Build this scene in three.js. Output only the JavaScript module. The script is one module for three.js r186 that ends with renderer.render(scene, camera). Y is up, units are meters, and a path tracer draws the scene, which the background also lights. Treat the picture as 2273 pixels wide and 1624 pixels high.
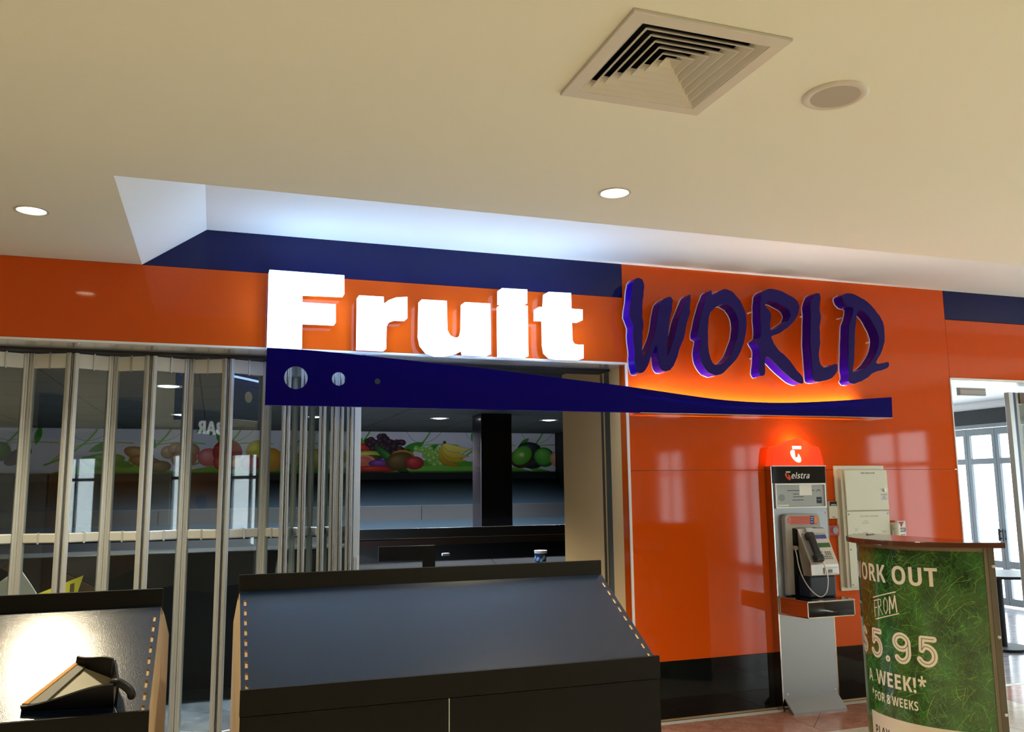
import * as THREE from 'three';
import { RoundedBoxGeometry } from 'three/addons/geometries/RoundedBoxGeometry.js';
import { RectAreaLightUniformsLib } from 'three/addons/lights/RectAreaLightUniformsLib.js';
import { FontLoader } from 'three/addons/loaders/FontLoader.js';
import { TextGeometry } from 'three/addons/geometries/TextGeometry.js';
import { mergeGeometries } from 'three/addons/utils/BufferGeometryUtils.js';

// ---------------------------------------------------------------- camera, sky, exposure
const scene = new THREE.Scene();
const camera = new THREE.PerspectiveCamera(2 * Math.atan(812 / 1893.8) * 180 / Math.PI, 2273 / 1624, 0.05, 200);
camera.rotation.order = 'YXZ';
camera.rotation.set(0.1418, -0.3338, -0.0108);
camera.position.set(0, 1.6, 5.454);
scene.add(camera);
scene.background = new THREE.Color(5.4, 6.0, 6.7);          // overcast daylight, seen through the glazing
const renderer = new THREE.WebGLRenderer({ antialias: true });
renderer.toneMapping = THREE.LinearToneMapping;
renderer.toneMappingExposure = 1.16;
renderer.shadowMap.enabled = true;
RectAreaLightUniformsLib.init();
const WARM = new THREE.Color(1.0, 0.85, 0.57), COOL = new THREE.Color(0.86, 0.93, 1.0), LED = new THREE.Color(0.40, 0.64, 1.0);

// ---------------------------------------------------------------- small tools
let seed = 7;
const rnd = () => { seed = (seed * 1664525 + 1013904223) >>> 0; return seed / 4294967296; };
const names = new Map();
function numbered(n) { const k = names.get(n) ?? 0; names.set(n, k + 1); return k ? n + '_' + String(k).padStart(3, '0') : n; }
function thing(name, label, category, base = [0, 0, 0], group) {
  const o = new THREE.Group();
  o.name = numbered(name); o.position.set(...base); o.userData = { label, category };
  if (group) o.userData.group = group;
  scene.add(o);
  return o;
}
function struct(name, geo, mat) {                            // the setting
  const o = geo ? new THREE.Mesh(geo, mat) : new THREE.Group();
  o.name = name; o.userData.kind = 'structure'; scene.add(o);
  return o;
}
function part(parent, name, geo, mat, label) {               // geometry is given in world metres and moved under its parent
  const v = new THREE.Vector3(); parent.updateWorldMatrix(true, false);
  const inv = parent.matrixWorld.clone().invert();
  const o = new THREE.Mesh(geo, mat);
  geo.applyMatrix4(inv);
  o.name = name; if (label) o.userData.label = label;
  parent.add(o);
  return o;
}
function holder(parent, name) { const o = new THREE.Group(); o.name = name; parent.add(o); return o; }
function single(name, geo, mat, label, category, base, group) {
  const o = new THREE.Mesh(geo.translate(-base[0], -base[1], -base[2]), mat);
  o.name = numbered(name); o.position.set(...base); o.userData = { label, category };
  if (group) o.userData.group = group;
  scene.add(o);
  return o;
}
function each(parent, name, list, mat, label) { for (const g of list) part(parent, name, g, mat, label); }
const merge = (l) => mergeGeometries(l.map((g) => { const n = g.index ? g.toNonIndexed() : g; for (const k of Object.keys(n.attributes)) if (!['position', 'normal', 'uv'].includes(k)) n.deleteAttribute(k); return n; }));
function metric(g) {                                         // uv in metres from the face's main direction
  const n = g.index ? g.toNonIndexed() : g; const p = n.attributes.position, m = n.attributes.normal, uv = new Float32Array(p.count * 2);
  for (let i = 0; i < p.count; i++) {
    const a = Math.abs(m.getX(i)), b = Math.abs(m.getY(i)), c = Math.abs(m.getZ(i));
    if (b >= a && b >= c) { uv[2 * i] = p.getX(i); uv[2 * i + 1] = p.getZ(i); }
    else if (a >= c) { uv[2 * i] = p.getZ(i); uv[2 * i + 1] = p.getY(i); }
    else { uv[2 * i] = p.getX(i); uv[2 * i + 1] = p.getY(i); }
  }
  n.setAttribute('uv', new THREE.BufferAttribute(uv, 2));
  return n;
}
const box = (x0, x1, y0, y1, z0, z1) => metric(new THREE.BoxGeometry(x1 - x0, y1 - y0, z1 - z0).translate((x0 + x1) / 2, (y0 + y1) / 2, (z0 + z1) / 2));
const rbox = (x0, x1, y0, y1, z0, z1, r = 0.004) => metric(new RoundedBoxGeometry(x1 - x0, y1 - y0, z1 - z0, 2, r).translate((x0 + x1) / 2, (y0 + y1) / 2, (z0 + z1) / 2));
function shapeOf(pts, holes = []) {
  const s = new THREE.Shape(pts.map((p) => new THREE.Vector2(p[0], p[1])));
  for (const h of holes) s.holes.push(Array.isArray(h) ? new THREE.Path(h.map((p) => new THREE.Vector2(p[0], p[1]))) : h);
  return s;
}
function extrude(shape, z0, z1, bevel = 0, curve = 12) {
  const g = new THREE.ExtrudeGeometry(shape, { depth: z1 - z0 - 2 * bevel, bevelEnabled: bevel > 0, bevelThickness: bevel, bevelSize: bevel, bevelOffset: -bevel, bevelSegments: 2, curveSegments: curve });
  return g.translate(0, 0, z0 + bevel);
}
const profileX = (pts, x0, x1) => metric(extrude(shapeOf(pts.map(([z, y]) => [-z, y])), 0, x1 - x0).rotateY(Math.PI / 2).translate(x0, 0, 0)); // [z, y] outline pulled along x
const plan = (pts, holes, y0, y1) => metric(extrude(shapeOf(pts, holes), 0, y1 - y0).rotateX(Math.PI / 2).translate(0, y1, 0)); // [x, z] outline with a height
const circle = (x, y, r) => { const p = new THREE.Path(); p.absarc(x, y, r, 0, Math.PI * 2, true); return p; };
const disc = (x, y, z, r, h, n = 28) => new THREE.CylinderGeometry(r, r, h, n).translate(x, y, z);
const tube = (pts, r, n = 40, s = 8) => new THREE.TubeGeometry(new THREE.CatmullRomCurve3(pts.map((p) => new THREE.Vector3(...p))), n, r, s);
const smooth = (pts, n = 4) => { const c = new THREE.CatmullRomCurve3(pts.map((p) => new THREE.Vector3(p[0], p[1], 0)), true, 'centripetal'); return c.getPoints(pts.length * n).slice(0, -1).map((p) => [p.x, p.y]); };

// ---------------------------------------------------------------- textures
function canvasTex(w, h, draw, color = true) {
  const c = document.createElement('canvas'); c.width = w; c.height = h; draw(c.getContext('2d'), w, h);
  const t = new THREE.CanvasTexture(c); if (color) t.colorSpace = THREE.SRGBColorSpace; t.magFilter = THREE.LinearFilter; t.anisotropy = 8;
  return t;
}
function noiseTex(size, metres, f, color = true) {
  const d = new Uint8Array(size * size * 4);
  for (let y = 0; y < size; y++) for (let x = 0; x < size; x++) { const c = f(x, y); for (let k = 0; k < 3; k++) d[(y * size + x) * 4 + k] = Math.max(0, Math.min(255, c[k])); d[(y * size + x) * 4 + 3] = 255; }
  const t = new THREE.DataTexture(d, size, size); t.wrapS = t.wrapT = THREE.RepeatWrapping; t.magFilter = THREE.LinearFilter; t.minFilter = THREE.LinearMipmapLinearFilter; t.generateMipmaps = true;
  if (color) t.colorSpace = THREE.SRGBColorSpace; t.repeat.set(1 / metres, 1 / metres); t.needsUpdate = true;
  return t;
}
const lattice = (n) => { const g = Array.from({ length: n * n }, rnd); return (u, v) => { const x = Math.floor(u), y = Math.floor(v), a = u - x, b = v - y, w = (t) => t * t * (3 - 2 * t), at = (i, j) => g[((j % n) + n) % n * n + ((i % n) + n) % n]; return at(x, y) * (1 - w(a)) * (1 - w(b)) + at(x + 1, y) * w(a) * (1 - w(b)) + at(x, y + 1) * (1 - w(a)) * w(b) + at(x + 1, y + 1) * w(a) * w(b); }; };
const n8 = lattice(8), n32 = lattice(32), n128 = lattice(128);
const speckle = (r, g, b, amp) => (x, y) => { const s = (rnd() - 0.5) * amp + (n32(x / 8, y / 8) - 0.5) * amp * 0.5 + (n8(x / 32, y / 32) - 0.5) * amp * 0.6; return [r + s, g + s, b + s]; };
const T = {
  plaster: noiseTex(256, 1.1, (x, y) => { const s = 128 + (n32(x / 8, y / 8) - 0.5) * 60 + (n128(x / 2, y / 2) - 0.5) * 60; return [s, s, s]; }, false),
  pink: noiseTex(256, 0.5, speckle(168, 118, 98, 34)), cream: noiseTex(256, 0.5, speckle(206, 196, 178, 26)),
  wood: noiseTex(256, 1.3, (x, y) => { const s = (n8(x / 32, y / 4) - 0.5) * 40 + (n32(x / 16, y / 2) - 0.5) * 26; return [150 + s, 146 + s, 150 + s]; }),
  mdf: noiseTex(256, 0.4, speckle(186, 160, 124, 16)), laminate: noiseTex(256, 0.25, (x, y) => { const s = 128 + (rnd() - 0.5) * 120 + (n128(x / 2, y / 2) - 0.5) * 80; return [s, s, s]; }, false),
  concrete: noiseTex(256, 1.7, (x, y) => { const s = (n8(x / 32, y / 32) - 0.5) * 40 + (n32(x / 8, y / 8) - 0.5) * 22 + (rnd() - 0.5) * 10; return [104 + s, 110 + s, 114 + s]; }),
  brushed: noiseTex(256, 0.3, (x, y) => { const s = 110 + (n128((x * 4) / 8, 3) - 0.5) * 50 + (rnd() - 0.5) * 30; return [s, s, s]; }, false),
};

// ---------------------------------------------------------------- materials (linear base colours)
const std = (c, roughness = 0.6, metalness = 0, more = {}) => new THREE.MeshPhysicalMaterial({ color: new THREE.Color(...c), roughness, metalness, ...more });
const glow = (c, k, base = [0.9, 0.9, 0.9]) => new THREE.MeshStandardMaterial({ color: new THREE.Color(...base), roughness: 0.4, emissive: c, emissiveIntensity: k });
const M = {
  ceiling: std([0.765, 0.765, 0.655], 0.9, 0, { bumpMap: T.plaster, bumpScale: 0.0006 }),
  recess: std([0.78, 0.81, 0.81], 0.9, 0, { bumpMap: T.plaster, bumpScale: 0.0006 }),
  orange: std([0.63, 0.080, 0.004], 0.055, 0, { specularIntensity: 0.62 }), navyWall: std([0.005, 0.008, 0.07], 0.05, 0, { specularIntensity: 0.55 }), blackWall: std([0.005, 0.006, 0.007], 0.05, 0, { specularIntensity: 0.55 }),
  whiteTrim: std([0.82, 0.85, 0.84], 0.35), alu: std([0.57, 0.59, 0.58], 0.34, 0.4), aluPaint: std([0.56, 0.58, 0.55], 0.4, 0.1),
  soffit: std([0.80, 0.79, 0.77], 0.22, 0.6), tan: std([0.80, 0.51, 0.21], 0.85), track: std([0.085, 0.085, 0.06], 0.6), dark: std([0.012, 0.013, 0.014], 0.6),
  pink: std([1, 1, 1], 0.16, 0, { map: T.pink }), cream: std([1, 1, 1], 0.14, 0, { map: T.cream }), wood: std([1.0, 1.0, 1.0], 0.16, 0, { map: T.wood }), concrete: std([0.5, 0.52, 0.54], 0.25, 0, { map: T.concrete }),
  grout: std([0.10, 0.075, 0.06], 0.9), strip: std([0.62, 0.60, 0.55], 0.4, 0.2),
  glass: std([0.90, 0.93, 0.91], 0.0, 0, { transmission: 1, thickness: 0, ior: 1.5 }), clearSheet: std([0.86, 0.89, 0.87], 0.015, 0, { transmission: 1, thickness: 0, ior: 1.58 }),
  blackPanel: std([0.0055, 0.0055, 0.0045], 0.5, 0, { specularIntensity: 0.4 }), deck: std([0.002, 0.007, 0.020], 0.19, 0, { ior: 1.62, bumpMap: T.laminate, bumpScale: 0.0004 }), mdf: std([0.9, 0.92, 0.92], 0.8, 0, { map: T.mdf }),
  frameGrey: std([0.20, 0.215, 0.23], 0.45, 0.3), blackBand: std([0.01, 0.01, 0.012], 0.6), lobbyWhite: std([0.85, 0.84, 0.84], 0.9), mallWall: std([0.46, 0.42, 0.37], 0.9),
  shopBlack: std([0.009, 0.010, 0.011], 0.5, 0, { specularIntensity: 0.6 }), shopCeil: std([0.013, 0.015, 0.0145], 0.8), shopBlue: std([0.010, 0.018, 0.026], 0.45), islandDeck: std([0.003, 0.0035, 0.004], 0.8, 0, { specularIntensity: 0.15 }), redDark: std([0.010, 0.003, 0.003], 0.5),
  steel: std([0.30, 0.31, 0.31], 0.34, 0.85, { bumpMap: T.brushed, bumpScale: 0.0002 }), steelSide: std([0.55, 0.52, 0.50], 0.10, 1), steelDark: std([0.25, 0.24, 0.22], 0.15, 0.9),
  greyPlastic: std([0.36, 0.35, 0.31], 0.5, 0.2), silver: std([0.62, 0.61, 0.58], 0.35, 0.5), blackPlastic: std([0.008, 0.008, 0.009], 0.4), navyBox: std([0.012, 0.02, 0.035], 0.5),
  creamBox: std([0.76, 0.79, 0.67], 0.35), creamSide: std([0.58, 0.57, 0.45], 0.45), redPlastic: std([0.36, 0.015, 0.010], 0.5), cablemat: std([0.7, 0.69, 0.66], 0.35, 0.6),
  grilleGrey: std([0.42, 0.38, 0.33], 0.8), ventWhite: std([0.60, 0.57, 0.50], 0.55), ink: std([0.04, 0.04, 0.04], 0.6),
  signBlue: std([0.004, 0.0002, 0.17], 0.3, 0, { transmission: 0.20, thickness: 0, specularIntensity: 0.12 }), faceNavy: std([0.013, 0.006, 0.125], 0.4, 0, { specularIntensity: 0.3 }), returnBlue: std([0.018, 0.001, 0.30], 0.18, 0, { specularIntensity: 0.6 }), whiteEdge: std([0.8, 0.78, 0.85], 0.3),
};

// ================================================================ THE SETTING
const CEIL = 2.955, COVE = 3.205, HEAD = 2.475, JAMB = 2.75, DOOR = 5.736, FAR = 13.0;
// --- ceiling with the sign recess, the diffuser opening and the lamp holes
const lamps = [[-0.887, 0.928], [1.714, 2.0], [5.485, 4.35], [-2.9, 3.0], [0.6, 5.6], [3.4, 6.2], [-3.2, 6.5], [7.3, 2.6], [7.4, 7.0], [0.4, 9.4], [4.6, 9.9]];
const ceiling = struct('ceiling');
{
  const holes = [[[1.115, 2.905], [1.59, 2.905], [1.59, 3.395], [1.115, 3.395]]];
  for (const [x, z] of lamps) holes.push(circle(x, z, 0.070));
  part(ceiling, 'ceiling_slab', plan([[-7.2, 0.0005], [-0.462, 0.0005], [-0.462, 1.553], [9.6, 1.553], [9.6, 0.0005], [10.1, 0.0005], [10.1, FAR + 0.2], [-7.2, FAR + 0.2]], holes, CEIL, COVE), M.ceiling);
  part(ceiling, 'recess_roof', box(-7.2, 10.1, COVE, COVE + 0.12, -0.02, FAR + 0.2), M.recess);
  part(ceiling, 'recess_end', metric(extrude(shapeOf([[-0.4615, CEIL], [-0.4615, COVE - 0.0005], [-0.104, COVE - 0.0005]]), 0.0008, 1.5525)), M.recess, 'splayed white end wall of the recess');
}
// --- floors
const floor = struct('floor');
part(floor, 'floor_slab', box(-7.2, 9.9, -0.15, -0.012, 0, FAR + 0.2), M.grout);
{
  const xs = []; for (let x = 3.835 - 0.6 * 9; x < 9.3; x += 0.6) xs.push(x);
  const rows = [[0.055, 0.575, 'pink'], [0.575, 1.175, 'cream'], [1.175, 1.775, 'pink'], [1.775, 2.375, 'cream']], g = 0.0025;
  for (const x of xs) for (const [z0, z1, m] of rows) {
    if (x < -0.9) continue;
    const mat = m === 'pink' ? ((Math.round(x / 0.6) % 5 === 3 && x > 4.2) ? M.cream : M.pink) : M.cream;
    if (m === 'pink' && z0 < 0.1 && Math.abs(x - 3.835) < 0.01) { // one tile is cut across its corner
      part(floor, 'tile', plan([[x + g, z0], [x + 0.40, z0], [x + g, z0 + 0.40]], [], -0.012, 0), M.pink);
      part(floor, 'tile', plan([[x + 0.405, z0], [x + 0.6 - g, z0], [x + 0.6 - g, z1 - g], [x + g, z1 - g], [x + g, z0 + 0.405]], [], -0.012, 0), M.pink);
    } else part(floor, 'tile', box(x + g, x + 0.6 - g, -0.012, 0, z0 + g, z1 - g), mat);
  }
  part(floor, 'floor_field', box(-7.2, 9.9, -0.012, 0, 2.378, FAR + 0.2), M.cream);
  part(floor, 'floor_field', box(-7.2, xs.find((x) => x >= -0.9), -0.012, 0, 0.055, 2.378), M.cream);
  part(floor, 'metal_threshold', box(2.75, DOOR, -0.012, 0.002, 0.0, 0.055), M.strip);
  part(floor, 'metal_threshold', box(DOOR, 9.8, -0.012, 0.001, 0.0, 0.055), M.strip);
  part(floor, 'metal_threshold', box(-1.9, 2.75, -0.012, 0.001, -0.02, 0.055), M.strip);
}
struct('floor_shop', box(-6.1, 5.73, -0.15, 0, -8.7, -0.021), M.concrete);
struct('floor_lobby', box(DOOR + 0.005, 9.9, -0.15, -0.001, -6, -0.001), M.wood);
// --- the shop front wall: glossy coloured glass panels on a solid wall
const front = struct('wall_front');
part(front, 'panel', box(-7.2, JAMB, HEAD, CEIL - 0.001, -0.02, 0), M.orange);
part(front, 'panel', box(-1.2, 2.741, CEIL + 0.001, COVE, -0.02, 0), M.navyWall, 'dark blue band panel');
part(front, 'panel', box(2.744, DOOR, 1.713, COVE, -0.02, 0), M.orange);
part(front, 'panel', box(JAMB + 0.002, 4.75, 0.400, 1.710, -0.02, 0), M.orange);
part(front, 'panel', box(4.753, DOOR, 0.400, 1.710, -0.02, 0), M.orange);
part(front, 'panel', box(JAMB + 0.002, 4.28, 0.020, 0.397, -0.02, 0), M.blackWall, 'black skirting panel');
part(front, 'panel', box(4.283, DOOR, 0.020, 0.397, -0.02, 0), M.blackWall, 'black skirting panel');
part(front, 'panel', box(DOOR + 0.003, 9.9, 2.462, 2.957, -0.02, 0), M.orange);
part(front, 'panel', box(DOOR + 0.003, 9.9, 2.960, COVE, -0.02, 0), M.navyWall, 'dark blue band panel');
part(front, 'panel', box(JAMB, JAMB + 0.012, 0, HEAD, -0.10, -0.021), M.orange, 'orange return panel of the opening');
part(front, 'panel', box(-7.2, -1.92, 0.02, HEAD - 0.003, -0.02, 0), M.orange);
part(front, 'edge_trim', box(JAMB - 0.004, JAMB + 0.012, 0.0, HEAD + 0.004, 0.0005, 0.012), M.whiteTrim);
part(front, 'edge_trim', box(-1.92, JAMB - 0.004, HEAD - 0.008, HEAD + 0.005, 0.0005, 0.012), M.whiteTrim);
part(front, 'edge_trim', box(DOOR - 0.006, DOOR + 0.004, 0.0, 2.462, 0.0005, 0.008), M.whiteTrim);
part(front, 'edge_trim', box(DOOR + 0.004, 9.8, 2.456, 2.466, 0.0005, 0.008), M.whiteTrim);
part(front, 'wall_core', merge([box(-7.2, JAMB + 0.012, HEAD + 0.006, COVE + 0.1, -0.47, -0.021), box(JAMB + 0.013, DOOR - 0.001, 0, COVE + 0.1, -0.30, -0.021), box(DOOR, 9.9, 2.475, COVE + 0.1, -0.22, -0.021), box(-7.2, -1.93, 0, HEAD, -0.47, -0.021)]), M.tan);
part(front, 'soffit', box(-1.92, JAMB, HEAD - 0.012, HEAD + 0.004, -0.47, -0.002), M.soffit);
part(front, 'soffit', box(DOOR + 0.002, 9.8, 2.448, 2.460, -0.22, -0.002), M.soffit);
part(front, 'soffit', box(DOOR + 0.002, 9.8, 2.452, 2.474, -0.46, -0.222), M.whiteTrim);
struct('wall_return', merge([box(2.772, DOOR - 0.03, 0, 2.55, -1.24, -0.43), box(2.752, 2.80, 0, HEAD - 0.013, -0.235, -0.101)]), M.tan);
struct('trim_1', merge([box(2.782, 2.80, 0, HEAD - 0.013, -0.43, -0.235), box(2.757, 2.80, 0, HEAD - 0.013, -0.445, -0.432)]), M.track);
// --- walls that close the place
struct('wall_left', box(-7.2, -7.0, 0, COVE, 0, FAR + 0.2), M.mallWall);
struct('wall_back', box(-7.2, 9.9, 0, COVE, FAR, FAR + 0.2), M.mallWall);
struct('wall_shop_left', box(-6.2, -6.0, 0, 2.6, -8.7, -0.48), M.shopBlack);
struct('wall_shop_back', box(-6.2, 5.73, 0, 2.6, -8.9, -8.7), M.shopBlack);
struct('wall_shop_right', box(5.70, 5.73, 0, 2.7, -8.7, -0.31), M.shopBlack);
{
  const w = struct('window_5');
  part(w, 'window_frame', merge([box(5.74, 9.9, 0, 0.1, -6.05, -6.0), box(5.74, 9.9, 2.5, 2.85, -6.05, -6.0), ...Array.from({ length: 5 }, (_, k) => box(5.74 + k * 1.02, 5.82 + k * 1.02, 0.1, 2.5, -6.05, -6.0))]), M.frameGrey);
  for (let k = 0; k < 4; k++) part(w, 'pane', box(5.82 + k * 1.02, 6.76 + k * 1.02, 0.1, 2.5, -6.03, -6.024), M.glass);
}
const shopCeiling = struct('ceiling_shop');
part(shopCeiling, 'ceiling_slab', box(-6.2, 5.73, 2.575, 2.7, -8.9, -0.47), M.dark);
for (let i = 0; i < 10; i++) for (let j = 0; j < 7; j++) part(shopCeiling, 'ceiling_panel', box(-6.0 + i * 1.17 + 0.006, -6.0 + (i + 1) * 1.17 - 0.006, 2.55, 2.575, -0.48 - (j + 1) * 1.17 + 0.006, -0.48 - j * 1.17 - 0.006), M.shopCeil);
const lobbyCeiling = struct('ceiling_lobby');
part(lobbyCeiling, 'ceiling_slab', box(5.735, 9.9, 2.73, 2.85, -6.2, -0.23), M.grout);
for (let i = 0; i < 7; i++) for (let j = 0; j < 5; j++) part(lobbyCeiling, 'ceiling_panel', box(5.74 + i * 0.6 + 0.004, Math.min(9.8, 5.74 + (i + 1) * 0.6 - 0.004), 2.70, 2.73, -0.24 - (j + 1) * 1.2 + 0.004, -0.24 - j * 1.2 - 0.004), M.lobbyWhite);
// --- glazed outer wall on the right, in the lobby and beside the mall
const side = struct('wall_right');
part(side, 'wall_band', box(9.81, 9.95, 2.387, 2.59, -6, 0), M.blackBand);
part(side, 'wall_band', box(9.83, 9.95, 2.59, COVE, -6, 0), M.lobbyWhite);
part(side, 'wall_band', box(9.81, 9.95, 2.45, COVE, 0.0, FAR), M.lobbyWhite);
for (const [a, b] of [[0, 1.0], [3.4, 4.4], [5.7, 8.4], [9.5, 11.4], [12.6, FAR]]) part(side, 'pier', box(9.81, 9.95, 0, 2.45, a, b), M.mallWall);
part(side, 'pier', box(9.81, 9.95, 0, 2.387, -6, -5.5), M.frameGrey);
const win = struct('door_1');
part(win, 'top_rail', box(9.80, 9.86, 2.338, 2.387, -5.5, -0.02), M.frameGrey);
for (let k = 0; k < 12; k++) {
  const z0 = -5.505 + k * 0.4565, z1 = z0 + 0.4565, leaf = holder(win, 'door_leaf');
  part(leaf, 'frame', merge([box(9.81, 9.85, 0.015, 2.332, z0 + 0.003, z0 + 0.052), box(9.81, 9.85, 0.015, 2.332, z1 - 0.052, z1 - 0.003), box(9.81, 9.85, 2.24, 2.332, z0 + 0.052, z1 - 0.052), box(9.81, 9.85, 1.85, 1.925, z0 + 0.052, z1 - 0.052), box(9.81, 9.85, 0.49, 0.58, z0 + 0.052, z1 - 0.052), box(9.81, 9.85, 0.015, 0.105, z0 + 0.052, z1 - 0.052)]), M.frameGrey);
  for (const [a, b] of [[1.925, 2.24], [0.58, 1.85], [0.105, 0.49]]) part(leaf, 'pane', box(9.826, 9.832, a, b, z0 + 0.052, z1 - 0.052), M.glass);
  if (k === 4 || k === 5) {
    const zc = k === 4 ? z1 - 0.03 : z0 + 0.03;
    part(leaf, 'handle', merge([rbox(9.765, 9.785, 0.84, 1.0, zc - 0.012, zc + 0.012, 0.008), box(9.785, 9.81, 0.865, 0.88, zc - 0.006, zc + 0.006), box(9.785, 9.81, 0.96, 0.975, zc - 0.006, zc + 0.006)]), M.blackPlastic, 'black pull handle');
  }
}
let wn = 1;
for (const [a, b] of [[1.0, 3.4], [4.4, 5.7], [8.4, 9.5], [11.4, 12.6]]) {
  const w = struct('window_' + wn++), n = Math.round((b - a) / 0.6), s = (b - a) / n;
  part(w, 'window_frame', merge([box(9.85, 9.90, 0, 0.1, a, b), box(9.85, 9.90, 2.36, 2.45, a, b), box(9.85, 9.90, 1.85, 1.92, a, b), ...Array.from({ length: n + 1 }, (_, k) => box(9.85, 9.90, 0, 2.45, Math.max(a, a + k * s - 0.03), Math.min(b, a + k * s + 0.03)))]), M.frameGrey);
  for (let k = 0; k < n; k++) part(w, 'pane', box(9.872, 9.878, 0.1, 2.36, a + k * s + 0.03, a + (k + 1) * s - 0.03), M.glass);
}

// ================================================================ LAMPS
const lampWords = ['warm round downlight in the cream ceiling left of the sign recess', 'warm round downlight in the cream ceiling below the square air diffuser', 'warm downlight beyond the loudspeaker, mirrored in the orange wall', 'warm downlight over the left display unit behind the camera', 'warm downlight in the ceiling over the middle of the mall', 'warm downlight in the ceiling right of the middle of the mall', 'warm downlight near the left shop posters', 'warm downlight near the glazed wall by the lobby doorway', 'warm downlight near the second window of the mall', 'warm downlight at the far end of the mall', 'warm downlight at the far end near the windows'];
function downlight(x, z, y, r, label, group, colour, strength, cd, cone) {
  const t = thing('ceiling_downlight', label, 'light', [x, y, z], group);
  const ring = new THREE.LatheGeometry([[r * 0.93, 0.045], [r * 0.90, 0.004], [r * 0.98, -0.004], [r * 1.13, -0.003], [r * 1.15, 0.0]].map((p) => new THREE.Vector2(...p)), 36).translate(x, y, z);
  part(t, 'trim_ring', ring, M.aluPaint);
  part(t, 'lamp_lens', new THREE.SphereGeometry(r * 0.94, 28, 10, 0, Math.PI * 2, Math.PI * 0.5, Math.PI * 0.5).scale(1, 0.22, 1).translate(x, y + 0.012, z), glow(colour, strength));
  const l = new THREE.SpotLight(colour, cd, 0, cone, 0.5, 2); l.name = 'lamp_light'; l.position.set(0, 0.004, 0); l.target.position.set(0, -1, 0); l.shadow.radius = 3; t.add(l, l.target);
  return t;
}
lamps.forEach(([x, z], i) => downlight(x, z, CEIL, 0.068, lampWords[i], 'warm downlights in the mall ceiling', WARM, 9, 19, 1.0));
const shopLampWords = { '1.22,-5.96': 'white ceiling light inside the shop seen through the folded shutter stack', '2.87,-5.86': 'white ceiling light inside the shop left of the black column', '4.47,-5.86': 'white ceiling light inside the shop right of the black column', '-0.42,-5.96': 'white ceiling light deep in the shop behind the shutter, lower of two', '-0.43,-2.87': 'largest white ceiling light behind the folding shutter' };
for (const key of Object.keys(shopLampWords)) { const [x, z] = key.split(',').map(Number); downlight(x, z, 2.55, 0.115, shopLampWords[key], 'white lights in the shop ceiling', COOL, 5, 250, 1.3); }

for (const [z, words] of [[-1.9, 'square white light panel in the lobby ceiling nearest the doorway'], [-4.1, 'square white light panel deeper in the lobby ceiling']]) {
  const t = thing('light_panel', words, 'light', [6.44, 2.70, z], 'white light panels in the lobby ceiling');
  part(t, 'trim', extrude(shapeOf([[-0.3, -0.3], [0.3, -0.3], [0.3, 0.3], [-0.3, 0.3]], [[[-0.28, -0.28], [-0.28, 0.28], [0.28, 0.28], [0.28, -0.28]]]), 0, 0.012).rotateX(Math.PI / 2).translate(6.44, 2.70, z), M.whiteTrim);
  part(t, 'diffuser', box(6.161, 6.719, 2.694, 2.699, z - 0.279, z + 0.279), glow(COOL, 3));
  const l = new THREE.RectAreaLight(COOL, 40, 0.55, 0.55); l.name = 'panel_light'; l.position.set(0, -0.012, 0); l.rotation.x = -Math.PI / 2; t.add(l);
}

// ================================================================ CEILING FITTINGS
{
  const cx = 1.3545, cz = 3.149, sq = (b, a, h, th) => { // a square louvre: flares outwards going down
    const g = new THREE.LatheGeometry([[a, h], [b, 0], [b + th, 0.0], [b + th, 0.004], [a + th, h], [a, h]].map(([r, y]) => new THREE.Vector2(r * Math.SQRT2, y)), 4).rotateY(Math.PI / 4).toNonIndexed(); g.computeVertexNormals(); return g;
  };
  const t = thing('air_diffuser', 'square white louvred air diffuser in the cream ceiling', 'air vent', [cx, CEIL, cz]);
  part(t, 'frame', metric(extrude(shapeOf([[-0.271, -0.278], [0.271, -0.278], [0.271, 0.278], [-0.271, 0.278]], [[[-0.222, -0.229], [-0.222, 0.229], [0.222, 0.229], [0.222, -0.229]]]), 0, 0.012, 0.003).rotateX(Math.PI / 2).translate(cx, CEIL, cz)), M.ventWhite);
  part(t, 'duct', merge([box(cx - 0.236, cx + 0.236, CEIL + 0.18, CEIL + 0.19, cz - 0.244, cz + 0.244), box(cx - 0.236, cx - 0.226, CEIL + 0.002, CEIL + 0.18, cz - 0.244, cz + 0.244), box(cx + 0.226, cx + 0.236, CEIL + 0.002, CEIL + 0.18, cz - 0.244, cz + 0.244), box(cx - 0.226, cx + 0.226, CEIL + 0.002, CEIL + 0.18, cz - 0.244, cz - 0.234), box(cx - 0.226, cx + 0.226, CEIL + 0.002, CEIL + 0.18, cz + 0.234, cz + 0.244)]), M.dark);
  [0.219, 0.188, 0.155, 0.122, 0.089, 0.056].forEach((b, i) => part(t, 'louvre', sq(b, b - 0.030, 0.030, 0.0022).scale(1, 1, 1.03).translate(cx, CEIL - 0.010 + 0.003 * i, cz), M.ventWhite));
  part(t, 'centre_plate', sq(0.026, 0.004, 0.020, 0.002).scale(1, 1, 1.03).translate(cx, CEIL + 0.010, cz), M.ventWhite);
}
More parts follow.
